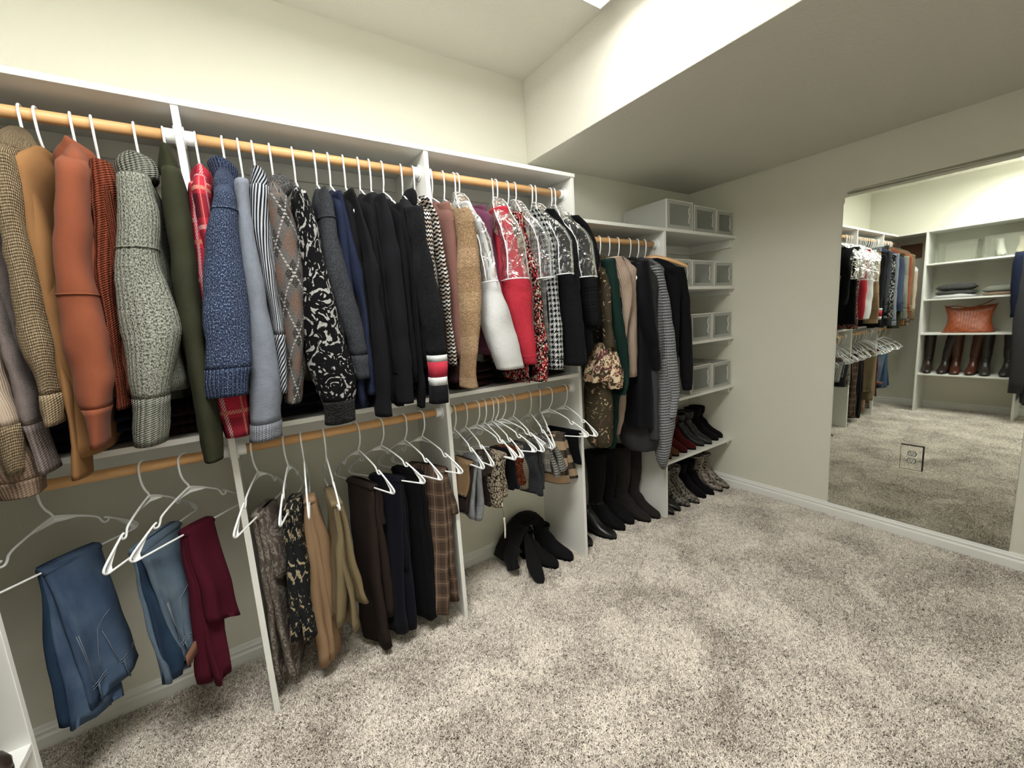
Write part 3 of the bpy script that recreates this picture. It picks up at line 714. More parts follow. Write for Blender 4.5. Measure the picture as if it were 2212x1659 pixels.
G(SW, 'navy blue fine knit sweater between charcoal and black ones', 'sweater', (708, 338), 'navy', [(421, 716, 738), (477, 727, 752), (542, 740, 768), (607, 751, 786), (672, 768, 794), (740, 775, 800), (800, 780, 808), (850, 784, 812)], yf=-0.48, zn=1.92, zh=1.13)
G(SW, 'first plain black sweater beside the navy one', 'sweater', (741, 342), 'black', [(416, 742, 764), (477, 762, 786), (564, 782, 812), (651, 792, 820), (737, 800, 833), (824, 807, 841), (896, 810, 846)], zn=1.92, zh=1.2)
G(SW, 'second plain black sweater, flared cuff ending high', 'sweater', (773, 348), 'black2', [(425, 782, 803), (477, 785, 812), (564, 806, 829), (651, 818, 838), (737, 830, 851), (780, 836, 858), (806, 840, 863)], yf=-0.48, zn=1.92, zh=1.14)
G(SW, 'third plain black sweater, widest black sleeve', 'sweater', (797, 350), 'black', [(425, 808, 830), (477, 812, 846), (564, 820, 864), (651, 833, 873), (737, 842, 882), (810, 848, 888), (868, 854, 894)], zn=1.93, zh=1.13, hem=(.02, 'blackrib'))
G('zip_cardigan', 'black zip cardigan with small pale tag inside', 'cardigan', (824, 354), 'black2', [(445, 843, 868), (499, 850, 880), (564, 866, 893), (651, 879, 902), (737, 888, 909), (824, 898, 917), (879, 902, 917)], yf=-0.485, zn=1.91, zh=1.2)
G(SW, 'black ribbed high-neck sweater, white and red cuff stripes', 'sweater', (866, 360), 'blackrib', [(452, 873, 914), (520, 884, 922), (607, 892, 941), (694, 908, 956), (777, 922, 963), (868, 925, 967)], yf=-0.535, cuff=.765,
  cuffbands=[(.2, 'band_w'), (.38, 'band_r'), (.56, 'band_w'), (1.0, 'black')], collar=('rolled_collar', 'black', [(411, 878, 888), (415, 870, 894), (424, 868, 900), (440, 869, 904), (452, 872, 906)]), zn=1.92)
G(SW, 'cream and black broken stripe knit cardigan', 'cardigan', (892, 363), 'bwstripe', [(437, 906, 929), (472, 926, 946), (522, 934, 957), (573, 941, 963), (624, 949, 972), (674, 957, 974), (725, 963, 980), (789, 970, 987)],
  collar=('shawl_collar', 'bwstripe', [(427, 900, 914), (430, 897, 922), (437, 899, 928), (448, 904, 930)]), zn=1.92)
# right bay of the double rods
G(SW, 'dusty rose fine rib knit top with maroon hem', 'sweater', (930, 370), 'pink', [(441, 946, 971), (489, 950, 976), (556, 958, 982), (624, 969, 987), (691, 975, 990), (758, 976, 990), (826, 972, 990)], yf=-0.465, cuff=.72, cufffab='maroonrib', zn=1.92)
G('fur_cardigan', 'camel teddy fur cardigan with patterned bands', 'cardigan', (957, 373), 'teddy', [(455, 978, 1013), (489, 982, 1024), (539, 983, 1031), (590, 984, 1038), (658, 987, 1039), (708, 990, 1037), (759, 992, 1031), (809, 993, 1029), (836, 994, 1034)], yf=-0.535, zn=1.92, ry=.06)
G('white_jacket', 'white textured jacket with wide tilted sleeve', 'jacket', (980, 378), 'whitejac', [(440, 985, 1012), (472, 1002, 1033), (522, 1025, 1053), (590, 1035, 1070), (658, 1037, 1094), (708, 1040, 1110), (755, 1056, 1121), (795, 1072, 1131)], yf=-0.52, zn=1.93, ry=.06, hrot=-.1)
G('velvet_blazer', 'maroon velvet blazer under the first clear cover', 'jacket', (987, 378), 'maroon', [(448, 1022, 1048), (489, 1032, 1060), (540, 1046, 1070), (600, 1058, 1080), (700, 1064, 1090), (745, 1068, 1096), (790, 1074, 1100)], yf=-0.455, zn=1.93)
G('boucle_jacket', 'bright red boucle jacket under the second clear cover', 'jacket', (1064, 391), 'red', [(452, 1056, 1096), (489, 1066, 1104), (539, 1075, 1118), (597, 1082, 1141), (658, 1089, 1146), (725, 1104, 1152), (786, 1122, 1158)], yf=-0.51, zn=1.94, ry=.06, fr=.006)
G('tweed_jacket', 'red, black and cream tweed jacket with frayed hems', 'jacket', (1071, 391), 'redtweed', [(462, 1104, 1130), (522, 1117, 1142), (573, 1123, 1155), (624, 1139, 1166), (691, 1149, 1175), (759, 1153, 1183), (823, 1149, 1183)], zn=1.93, ry=.06, fr=.010, zh=1.13)
G('wool_blazer', 'grey glen plaid blazer under the third clear cover', 'jacket', (1096, 396), 'glen', [(452, 1112, 1136), (489, 1130, 1156), (539, 1146, 1169), (590, 1156, 1177), (658, 1166, 1184), (708, 1171, 1188), (760, 1174, 1190)], yf=-0.47, zn=1.93, ry=.06)
G('houndstooth_jacket', 'black and white houndstooth tweed jacket with frayed cuff', 'jacket', (1112, 398), 'hounds', [(455, 1140, 1165), (489, 1156, 1185), (539, 1170, 1199), (590, 1174, 1202), (658, 1180, 1209), (725, 1184, 1214), (797, 1187, 1217)], yf=-0.51, zn=1.93, ry=.065, fr=.009)
G('black_blazer', 'thin black blazer hanging behind the houndstooth jacket', 'jacket', (1147, 402), 'black2', [(455, 1164, 1190), (489, 1181, 1205), (539, 1193, 1216), (590, 1198, 1222), (658, 1204, 1226), (725, 1208, 1232), (775, 1212, 1238)], yf=-0.46, zn=1.93, ry=.06)
G('boucle_jacket', 'black boucle jacket under the fourth clear cover', 'jacket', (1157, 404), 'boucle', [(455, 1170, 1198), (489, 1191, 1219), (539, 1201, 1246), (590, 1204, 1248), (658, 1208, 1254), (725, 1213, 1261), (788, 1217, 1266)], yf=-0.52, zn=1.93, ry=.07)
G('long_blazer', 'black blazer squeezed between boucle and eyelet jackets', 'jacket', (1189, 408), 'black', [(468, 1206, 1234), (506, 1228, 1256), (556, 1240, 1266), (600, 1246, 1272), (658, 1252, 1276), (720, 1256, 1280), (755, 1260, 1284)], yf=-0.46, zn=1.93, ry=.06, zh=1.2)
G('eyelet_jacket', 'black eyelet jacket under the last clear cover', 'jacket', (1198, 410), 'eyelet', [(470, 1214, 1252), (506, 1241, 1280), (556, 1248, 1294), (597, 1248, 1292), (658, 1252, 1296), (704, 1262, 1300)], yf=-0.51, zn=1.93, ry=.07, zh=1.25, p=2.0, wr=.007)
# clear shoulder covers
def cover(hx, rows, label, hooks):
    """shell over a pair of jackets; rows = silhouette of its front edge in the photograph"""
    x0 = hookx(hx, 400, 'u'); YF = -.585; rings = []; n = 32
    A = [(at(a, py, 'y', YF), at(b, py, 'y', YF)) for py, a, b in rows]
    A = sorted([((p.z+q.z)/2, (p.x+q.x)/2, abs(q.x-p.x)/2) for p, q in A], reverse=True)
    zb = A[-1][0]; z0 = 1.972
    def fx(z):
        if z >= A[0][0]: return A[0][1], A[0][2]
        for (za, xa, wa), (zc, xc, wc) in zip(A, A[1:]):
            if z >= zc: t = (za-z)/(za-zc); return xa+(xc-xa)*t, wa+(wc-wa)*t
        return A[-1][1], A[-1][2]
    for i in range(16):
        t = i/15; z = z0-(z0-zb)*t; dz = z0-z; w_ = .028+.252*min(1, dz/.17)**.6; X, h0 = fx(z); h0 = max(h0, .038); r = []
        for k in range(n):
            a = 2*PI*k/n; cy, sy = math.cos(a), math.sin(a); y = RY-.015-w_*math.copysign(abs(cy)**.8, cy)
            q = max(0, min(1, (RY-y)/(RY-YF))); x = x0+(X-x0)*q+(.030+(h0-.030)*q)*min(1, .45+dz/.08)*math.copysign(abs(sy)**.8, sy)
            P = Vector((x, y, z)); P += Vector((sy, cy*.5, 0))*(.012*noise.noise(P*14)*t); r.append(P)
        rings.append(r)
    g = empty('garment_cover', (x0, RY, zb), label, 'garment cover', 'clear covers over the jackets')
    m_ = MB(); m_.loft(rings, cap=False); m_.out('vinyl_shell', M_clear, g)
    Mp = mat('cover piping', lambda u, v, uv, ob: ('#dfe3e4', None), .35)
    m_ = MB(); r = rings[-1]; m_.tube(r+[r[0]], .0026, 6); m_.out('bottom_binding', Mp, g)
    for s_i in (3, n-3):
        m_ = MB(); m_.tube([rr[s_i] for rr in rings], .0022, 6); m_.out('seam_piping', Mp, g)
    m_ = MB(); q = rings[0]; m_.tube(q+[q[0]], .0022, 6); m_.out('neck_binding', Mp, g)
    return g
cover(984, [(440, 985, 1040), (520, 1030, 1070), (608, 1046, 1083)], 'clear vinyl cover over the white jacket and maroon blazer', 2)
cover(1068, [(452, 1056, 1125), (520, 1080, 1148), (602, 1086, 1160)], 'clear vinyl cover over the red jackets', 2)
cover(1106, [(452, 1130, 1160), (520, 1160, 1196), (600, 1166, 1201)], 'clear vinyl cover over the houndstooth and glen plaid jackets', 2)
cover(1153, [(452, 1164, 1205), (520, 1200, 1245), (592, 1203, 1249)], 'clear vinyl cover over the black boucle jacket', 2)
cover(1194, [(470, 1210, 1260), (520, 1240, 1290), (598, 1248, 1302)], 'clear vinyl cover over the black eyelet jacket', 2)
# ------------------------------------------------------------------ long hanging bay
LG = 'long garments on the far rod'
def F_(*a, **kw): kw.setdefault('group', LG); kw.setdefault('k', 'f'); kw.setdefault('zn', 1.735); return garment(*a, **kw)
F_('floral_dress', 'olive dress with pale flower print and ruffled sleeve', 'dress', (1296, 512), 'floral', [(590, 1284, 1308), (620, 1292, 1318), (680, 1296, 1322), (720, 1302, 1326), (750, 1304, 1328)], zh=1.0, wh=.17, th=.045, fa=.10, ry=.06, xfront=1.50,
  extra=[('ruffle', [(740, 1290, 1316), (765, 1276, 1322), (795, 1264, 1326), (822, 1262, 1322)], -.45, .07, 'floralbig', .22), ('ruffle', [(760, 1312, 1332), (790, 1306, 1342), (815, 1300, 1345), (838, 1304, 1340)], -.50, .05, 'floralbig', .22), ('skirt', [(760, 1268, 1306), (850, 1262, 1320), (905, 1262, 1323), (945, 1266, 1321), (962, 1276, 1316)], -.40, .10, 'floral', .05)])
F_('green_blouse', 'dark green crinkled dress with gathered sleeve', 'dress', (1316, 514), 'green', [(560, 1298, 1328), (620, 1306, 1336), (700, 1318, 1346), (755, 1330, 1356), (800, 1338, 1360), (830, 1338, 1358), (852, 1328, 1352)], cuff=.88, zh=1.0, wh=.17, th=.045, fa=.10, xfront=1.56,
  extra=[('skirt', [(840, 1300, 1340), (900, 1304, 1335), (950, 1302, 1331), (966, 1306, 1328)], -.38, .11, 'green', .1)])
F_('ribbed_vest', 'cream pink ribbed sleeveless knit', 'sweater', (1336, 515), 'cream', [(556, 1308, 1342), (600, 1322, 1362), (642, 1336, 1366), (700, 1342, 1358), (740, 1340, 1352)], zh=1.05, th=.05, xfront=1.62, back=False, ry=.07,
  extra=[('hem_panel', [(790, 1320, 1354), (860, 1325, 1353), (900, 1326, 1348), (938, 1329, 1338)], -.36, .11, 'cream', .05)])
F_('velvet_tunic', 'black velvet tunic with fluted sleeve end', 'tunic', (1361, 517), 'velvet', [(566, 1360, 1402), (640, 1366, 1412), (720, 1384, 1420), (750, 1390, 1426), (798, 1396, 1431)], zh=1.1, wh=.18, th=.06, fa=.2, xfront=1.76, p=2.0,
  extra=[('skirt', [(700, 1352, 1404), (800, 1346, 1408), (880, 1343, 1412), (918, 1343, 1412)], -.42, .12, 'velvet', .07)])
F_('chunky_cardigan', 'grey chunky waffle knit cardigan with pointed drape', 'cardigan', (1394, 520), 'greyknit', [(578, 1398, 1430), (640, 1420, 1444), (720, 1428, 1456), (800, 1430, 1464), (850, 1438, 1466), (900, 1432, 1460)], zh=1.1, sleevefab='greyknit', body=True, th=.045, xfront=1.88,
  extra=[('draped_front', [(775, 1412, 1456), (830, 1410, 1466), (900, 1411, 1460), (950, 1412, 1452), (995, 1418, 1444), (1013, 1430, 1437)], -.47, .05, 'greyknit', .04)], hlabel='white plastic hanger holding the grey waffle knit cardigan')
F_('jersey_dress', 'dark grey jersey dress behind the black velvet tunic', 'dress', (1378, 519), 'greyjersey', [(600, 1396, 1416), (700, 1400, 1420), (850, 1402, 1422), (950, 1404, 1424)], zh=1.1, wh=.18, th=.05, fa=.1, xfront=1.84,
  extra=[('skirt', [(860, 1340, 1420), (920, 1336, 1424), (950, 1340, 1424), (966, 1350, 1418)], -.36, .13, 'greyjersey', .05)])
F_(SW, 'long black sweater hanging on the wooden hanger', 'sweater', (1408, 535), 'black', [(580, 1436, 1476), (640, 1458, 1488), (720, 1466, 1494), (790, 1468, 1496), (842, 1474, 1493)], zh=1.02, th=.05, wh=.19, cuff=.9, xfront=2.02, hn_=False, hem=(.18, 'black2'))
def wooden_hanger():
    x = hookx(1408, 535, 'f'); g = empty('wooden_hanger', (x, RY, RZ['f']), 'light wooden hanger holding the long black sweater', 'hanger')
    g.rotation_euler = (0, 0, .5)
    Mw = mat('hanger wood', woodfn, .35); Ms = mat('hanger wire', lambda u, v, uv, ob: ('#b8b8b4', None), .25, metal=1.0)
    m_ = MB(); m_.tube(sm([(0, .0215*math.cos(a), .0215*math.sin(a)) for a in [math.radians(q) for q in range(-30, 190, 20)]]+[(0, -.018, -.03), (0, 0, -.05), (0, 0, -.075)], 40), .0018, 8)
    d = bpy.data.objects.new('hook', _mesh('wire_hook', (m_.v, m_.f), Ms)); C.objects.link(d); d.parent = g
    m_ = MB(); rr = []
    for i in range(17):
        t = i/16*2-1; y = t*.21; z = -.083-.075*abs(t)**1.6; h = .016*(1-.35*abs(t)); 
        rr.append([(.009*math.cos(a)+.02*t*t, y, z+h*math.sin(a)) for a in [2*PI*k/12 for k in range(12)]])
    m_.loft(rr); d = bpy.data.objects.new('shoulder_bar', _mesh('bar', (m_.v, m_.f), Mw)); C.objects.link(d); d.parent = g
wooden_hanger()
# ------------------------------------------------------------------ trousers, jeans and skirts folded over hanger bars
LOWG = {'b': 'folded trousers on the lower rod', 'j': 'folded jeans on the lower rod', 's': 'folded skirts and shorts on the lower rod'}
def ring_line(A, B, n_, h, seg=26, p=3.0, fold=0, fa=0.0, ph=0.0, wr=.003):
    c = (A+B)/2; d = (B-A)/2; ln = d.length; d = d/ln
    r = []
    for k in range(seg):
        t = 2*PI*k/seg; co, si = math.cos(t), math.sin(t)
        x = math.copysign(abs(co)**(2/p), co); y = math.copysign(abs(si)**(2/p), si)
        P = c+d*(x*ln)+n_*(y*h*(1+0*fa))
        P += n_*(fa*math.sin(fold*x*PI*.5+ph)); P += n_*(wr*2*noise.noise(P*10))
        r.append(P)
    return r
def folded(kind, label, cat, hook, tip, layers, grp, bar=None, hlabel=None, lean=0.0):
    """layers: (part, fabric, side, bottom-front px, length back at the bottom, top thickness, bottom thickness[, bottom-back px])"""
    x = hookx(hook[0], hook[1], 'l'); z = RZ['l']-.2425+.0035
    tp = at(tip[0], tip[1], 'z', z); rot = math.atan2(tp.x-x, RY-tp.y); rot = max(-.75, min(.75, rot))
    b = Vector((math.sin(rot), -math.cos(rot), 0)); n_ = Vector((b.y, -b.x, 0))
    if n_.x < 0: n_ = -n_
    P0 = Vector((x, RY, z))
    bs = bar or (.15, -.15)
    if not isinstance(bs[0], float):
        q0, q1 = (atp(p[0], p[1], P0, n_) for p in bs); s0, s1 = (q0-P0).dot(b), (q1-P0).dot(b)
        s0 = max(.05, min(.17, s0)); s1 = min(-.02, max(-.17, s1)); bs = (s0, s1)
    g = empty(kind, (x, RY, .3), label, cat, LOWG[grp]); ph = random.Random(label).uniform(0, 6)
    first = None; zm = z
    for i, ly in enumerate(layers):
        nm, fb, side, pxb, lb, tt, tb = ly[:7]
        T0, T1 = P0+b*bs[0]+n_*(side*.010), P0+b*bs[1]+n_*(side*.010)
        if len(ly) > 7:
            F = atp(pxb[0], pxb[1], P0+n_*side*.02, n_); K_ = atp(ly[7][0], ly[7][1], P0+n_*side*.02, n_)
        else:
            F = at(pxb[0], pxb[1], 'y', T0.y+.01)
            off = (F-T0).dot(n_); off = max(-.11, min(.11, off)); F = T0+n_*off+b*max(-.03, min(.03, (F-T0).dot(b))) + ZA*(F.z-z)
            K_ = F-b*lb
        F.z = max(F.z, .02); K_.z = max(K_.z, .02); zm = min(zm, F.z, K_.z)
        rr = []; N = 18
        for k in range(N):
            t = k/(N-1); e = t**1.1
            A = T0.lerp(F, e); B = T1.lerp(K_, e)
            A = A+n_*(.012*math.sin(t*5+ph+i*2)*t); h = (tt+(tb-tt)*min(1, t*2.2))
            if k == 0: A = A+ZA*.012; B = B+ZA*.012; h *= .7
            rr.append(ring_line(A, B, n_, h, fold=3+i % 2, fa=.009*t*(1 if lb < .3 else 1.2), ph=ph+i, wr=.003+.003*t))
        rr.insert(0, [sum(rr[0], Vector())/len(rr[0])*.5+q*.5+ZA*.003 for q in rr[0]])
        m_ = MB(); m_.loft(hollow(rr, .015)); o = m_.out(nm, FM[fb], g)
        if first is None: first = (o, rr, F, K_, n_, side)
    # saddle of cloth over the bar
    m_ = MB(); rr = []
    for k in range(9):
        t = k/8; c = P0+b*(bs[0]*(1-t)+bs[1]*t)
        rr.append([c+n_*(.021*math.cos(a))+ZA*(.013*math.sin(a)-.001) for a in [2*PI*q/16 for q in range(16)]])
    m_.loft(rr); m_.out('folded_edge', FM[layers[0][1]], g)
    g.location.z = 0 if False else g.location.z
    hanger(x, 'l', hlabel or 'white plastic hanger carrying the '+label, rot)
    return g, first
M_st = FM['stitch']
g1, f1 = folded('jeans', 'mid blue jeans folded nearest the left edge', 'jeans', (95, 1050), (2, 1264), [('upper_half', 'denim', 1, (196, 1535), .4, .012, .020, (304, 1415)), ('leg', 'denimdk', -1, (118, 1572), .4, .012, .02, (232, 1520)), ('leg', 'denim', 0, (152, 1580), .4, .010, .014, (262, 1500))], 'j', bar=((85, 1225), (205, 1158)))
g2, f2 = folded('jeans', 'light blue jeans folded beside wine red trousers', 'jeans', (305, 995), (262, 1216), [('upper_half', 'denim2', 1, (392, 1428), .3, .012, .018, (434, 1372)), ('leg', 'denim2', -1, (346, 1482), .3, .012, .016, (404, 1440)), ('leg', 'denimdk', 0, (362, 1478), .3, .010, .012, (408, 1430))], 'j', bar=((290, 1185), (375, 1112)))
g3, f3 = folded('trousers', 'wine red trousers folded beside light blue jeans', 'trousers', (395, 985), (372, 1160), [('upper_half', 'wine', 1, (448, 1345), .3, .012, .02, (511, 1325)), ('leg', 'wine', -1, (436, 1480), .2, .012, .02, (480, 1440)), ('leg', 'wine', 0, (460, 1482), .2, .010, .02, (494, 1430))], 'j', bar=((402, 1145), (450, 1100)))
def denim_details(g, f, fab_):
    o, rr, F, K, n_, s_ = f
    d = (K-F).normalized(); up = (rr[1][0]-rr[-3][0]); base = F
    top = sum(rr[2], Vector())/len(rr[2])
    def P(a, h):  # a 0..1 front->back, h 0..1 bottom->top, on the room-facing surface
        k = (1-h)*(len(rr)-4)+1; i = int(k); t = k-i
        r0, r1 = rr[i], rr[min(i+1, len(rr)-1)]; m0 = (len(r0)*3)//4 if n_.x*0+1 else 0
        def pick(r):
            c = sum(r, Vector())/len(r); e0 = min(r, key=lambda q: (q-F).dot(d)); e1 = max(r, key=lambda q: (q-F).dot(d))
            w_ = e0.lerp(e1, a); best = min((q for q in r if (q-c).dot(n_) > -.001), key=lambda q: abs((q-w_).dot(d)))
            return w_+n_*((best-w_).dot(n_)+.0015)
        return pick(r0).lerp(pick(r1), t)
    m_ = MB()
    def line(pts, r=.0009):
        q = [P(a, h) for a, h in pts]; m_.tube([tuple(v) for v in q], r, 5)
    for w_ in (.115, .135): line([(a/10, w_) for a in range(0, 11)])
    line([(.30, .14), (.34, .30), (.42, .44), (.55, .50), (.68, .52)]); line([(.55, .14), (.50, .3), (.48, .42)])
    line([(.12, .14), (.10, .35), (.06, .5)]); line([(.15, .14), (.13, .35), (.09, .5)])
    m_.out('stitching', M_st, g)
    for a in (.18, .62):
        m_ = MB(); q = [P(a, h) for h in (.0, .06, .125)]; 
        for dx in (0,): m_.tube([v+n_*.004 for v in q], .006, 8, sx=.35)
        m_.out('belt_loop', fab_, g)
denim_details(g1, f1, FM['denim2']); denim_details(g2, f2, FM['denim2'])
a = at(404, 1436, 'y', -.40); b_ = at(433, 1384, 'y', -.32)
m_ = MB(); m_.loft([ring_line(a+ZA*.03, b_+ZA*.03, XA, .004), ring_line(a-ZA*.01, b_-ZA*.01, XA, .004)]); m_.out('leather_patch', FM['tanpatch'], g2)
P_ = [('trousers', 'taupe satin paisley trousers first beside the upright panel', (545, 948), (538, 1131), [('leg', 'paisley', -1, (604, 1476), .20, .014, .016), ('leg', 'paisley', 1, (622, 1474), .20, .014, .018), ('upper_half', 'paisley', 1, (606, 1250), .20, .014, .024)]),
 ('trousers', 'charcoal trousers printed with cream leaves', (612, 936), (616, 1116), [('leg', 'leaf', -1, (638, 1388), .20, .015, .026), ('leg', 'leaf', 1, (668, 1384), .20, .015, .026)]),
 ('trousers', 'smooth tan trousers folded with pocket showing', (648, 930), (668, 1095), [('leg', 'tan', -1, (703, 1442), .18, .014, .030), ('leg', 'tan', 0, (724, 1425), .18, .010, .020), ('upper_half', 'tan', 1, (728, 1330), .18, .016, .026)]),
 ('trousers', 'khaki fine corduroy trousers with narrow folded legs', (697, 924), (728, 1089), [('leg', 'khaki', -1, (768, 1368), .18, .010, .012), ('leg', 'khaki', 0, (744, 1352), .18, .010, .022), ('upper_half', 'khaki', 1, (784, 1308), .18, .012, .016)]),
 ('trousers', 'dark brown crepe trousers hanging longest', (768, 911), (824, 1057), [('leg', 'dkbrown', -1, (842, 1402), .20, .012, .022), ('leg', 'dkbrown', 1, (852, 1330), .20, .012, .020), ('upper_half', 'dkbrown', 1, (836, 1130), .2, .012, .02)]),
 ('trousers', 'black corduroy trousers beside dark brown ones', (818, 902), (879, 1038), [('leg', 'ink', -1, (880, 1368), .20, .012, .022), ('leg', 'ink', 0, (898, 1360), .20, .010, .016), ('upper_half', 'black2', 1, (890, 1228), .2, .014, .022)]),
 ('trousers', 'plain black trousers beside brown plaid ones', (870, 893), (930, 1030), [('leg', 'black2', -1, (938, 1338), .22, .014, .026), ('leg', 'black', 1, (950, 1328), .22, .014, .022)]),
 ('trousers', 'brown glen plaid trousers beside the second upright panel', (908, 887), (974, 1018), [('leg', 'brownplaid', -1, (970, 1326), .22, .016, .022), ('leg', 'brownplaid', 1, (990, 1300), .20, .014, .020), ('upper_half', 'brownplaid', 1, (986, 1112), .2, .014, .022)])]
PB = [((553, 1112), (583, 1062)), ((620, 1103), (636, 1040)), ((672, 1085), (665, 1050)), ((727, 1080), (708, 1028)), ((808, 1049), (754, 1017)), ((868, 1038), (802, 1018)), ((909, 1029), (851, 1001)), ((962, 1016), (884, 990))]
for (kd, lb, hk, tp, ly), br_ in zip(P_, PB): folded(kd, lb, 'trousers', hk, tp, ly, 'b', bar=br_)
S_ = [('skirt', 'tan suede skirt folded beside the second upright panel', 'skirt', (979, 873), (1031, 1007), [('front_panel', 'suede', -1, (1006, 1074), .2, .012, .014), ('back_panel', 'dkbrown', 1, (1012, 1110), .2, .012, .014)]),
 ('trousers', 'silver grey crushed velvet trousers folded short', 'trousers', (1004, 869), (1050, 1000), [('leg', 'silver', -1, (1024, 1122), .2, .012, .016), ('leg', 'silver', 1, (1042, 1124), .2, .012, .016)]),
 ('skirt', 'brown grey tweed skirt with scalloped hem', 'skirt', (1028, 864), (1089, 985), [('front_panel', 'browntweed', -1, (1068, 1042), .2, .014, .02), ('back_panel', 'dkbrown', 1, (1066, 1090), .2, .012, .016)]),
 ('skirt', 'black skirt covered in cream spotted flowers', 'skirt', (1045, 862), (1101, 989), [('front_panel', 'creamlace', -1, (1086, 1096), .2, .014, .020), ('back_panel', 'creamlace', 1, (1090, 1076), .2, .012, .016)]),
 ('skirt', 'plain black skirt between flowered and rust skirts', 'skirt', (1061, 859), (1116, 984), [('front_panel', 'black2', -1, (1112, 1058), .2, .014, .018), ('back_panel', 'ink', 1, (1122, 1056), .2, .012, .014)]),
 ('skirt', 'rust crochet lace skirt with flared folds', 'skirt', (1069, 857), (1134, 973), [('front_panel', 'rustlace', -1, (1140, 1046), .2, .012, .020), ('back_panel', 'rustlace', 1, (1152, 1042), .2, .012, .016)]),
 ('skirt', 'cream and black mini check skirt', 'skirt', (1084, 854), (1147, 962), [('front_panel', 'checktweed', -1, (1142, 1056), .2, .012, .016), ('back_panel', 'checktweed', 1, (1154, 1052), .2, .012, .014)]),
 ('skirt', 'charcoal wool skirt hanging lowest of the short row', 'skirt', (1108, 851), (1163, 972), [('front_panel', 'charcoal', -1, (1172, 1072), .22, .016, .022), ('back_panel', 'charcoal', 1, (1182, 1054), .2, .012, .014)]),
 ('skirt', 'dark pinstriped dogtooth shorts beside charcoal skirt', 'shorts', (1144, 844), (1186, 966), [('front_panel', 'glen', -1, (1192, 1020), .2, .012, .016)]),
 ('skirt', 'black and white dogtooth wool skirt', 'skirt', (1166, 840), (1195, 964), [('front_panel', 'dogtooth', -1, (1206, 1030), .22, .014, .022), ('back_panel', 'dogtooth', 1, (1224, 1016), .2, .012, .02)]),
 ('skirt', 'camel and charcoal wide plaid scarf-like skirt', 'skirt', (1186, 836), (1239, 941), [('front_panel', 'wideplaid', -1, (1232, 1044), .22, .012, .016), ('back_panel', 'wideplaid', 1, (1256, 1034), .22, .012, .022)]),
 ('skirt', 'thin black skirt beside the third upright panel', 'skirt', (1220, 831), (1274, 939), [('front_panel', 'black2', -1, (1256, 1004), .24, .010, .014)])]
SB = [((1016, 996), (984, 975)), ((1036, 992), (1010, 951)), ((1066, 979), (1035, 949)), ((1089, 986), (1050, 950)), ((1104, 979), (1065, 940)), ((1121, 969), (1080, 932)), ((1147, 967), (1119, 936)), ((1175, 964), (1147, 913)), ((1190, 956), (1171, 925)), ((1200, 960), (1180, 925)), ((1220, 936), (1190, 925)), ((1251, 932), (1186, 913))]
for (kd, lb, ct, hk, tp, ly), br_ in zip(S_, SB): folded(kd, lb, ct, hk, tp, ly, 's', bar=br_)
# price tag hanging from the flowered skirt
tg = empty('price_tag', at(1087, 1150, 'y', -.44), 'long white paper tag hanging on a dark string', 'tag')
Mp_ = mat('tag paper', lambda u, v, uv, ob: ('#d9d3c2', None), .7); Ms_ = mat('dark string', lambda u, v, uv, ob: ('#2c2722', None), .8)
q = [at(px, py, 'y', -.44) for px, py in ((1085, 1070), (1085, 1088), (1086, 1103), (1089, 1118))]
m_ = MB(); m_.tube(q, .0007, 5); m_.out('string', Ms_, tg)
m_ = MB(); c = at(1085, 1090, 'y', -.441); m_.box(c.x-.003, c.x+.003, c.y-.001, c.y+.001, c.z-.010, c.z+.010); m_.out('small_tag', Mp_, tg, smooth=False)
m_ = MB(); c0, c1 = at(1089, 1118, 'y', -.44), at(1092, 1162, 'y', -.44)
m_.loft([[c0.lerp(c1, t)+Vector((dx*.0045+.002*math.sin(t*4), dy*.0006, 0)) for dx, dy in ((-1, -1), (1, -1), (1, 1), (-1, 1))] for t in [i/6 for i in range(7)]]); m_.out('long_tag', Mp_, tg)
# ------------------------------------------------------------------ boots
def leather(name, a, b, rough=.4, sheen=0.0, bump=.25): return mat(name, lambda u, v, uv, ob: (mix(nz(ob, 20, 3), a, b), nz(ob, 260, 3)), rough, bump, .0015, sheen=sheen, spec=.5 if rough < .6 else .08)
KF[0] = .72
BM = dict(blackleather=leather('black leather', '#121214', '#1f1f22', .32), blacksuede=leather('black suede', '#171618', '#242326', .9, .03), greysuede=leather('charcoal suede', '#2b2827', '#3a3634', .95, .05),
 brownleather=leather('dark brown leather', '#2c211d', '#46352e', .3), tanleather=leather('chestnut leather', '#4a261a', '#6d3a26', .3), sole=leather('rubber sole', '#0c0c0c', '#161616', .6),
 greyleather=leather('worn grey brown leather', '#2b2826', '#4d4843', .35), tansuede=leather('tan suede boot', '#5c3a22', '#7a5032', .9, .05), burgundy=leather('burgundy suede', '#4a1012', '#661a1c', .9, .05),
 leopard=mat('leopard print hair', spots('#a39a8d', '#0a0909', '#3a322c', 44), .6, .2), snake=mat('snake print leather', blobs('#a89a8c', ['#1a1715', '#1a1715'], 34, .56), .45, .2),
 studs=mat('black suede with studs', lambda u, v, uv, ob: (mix(vor(uv, 150).lt(.16), '#111013', '#c9c9cc'), None), .5), navysuede=leather('blackish suede', '#131015', '#1d1920', .95, .03))
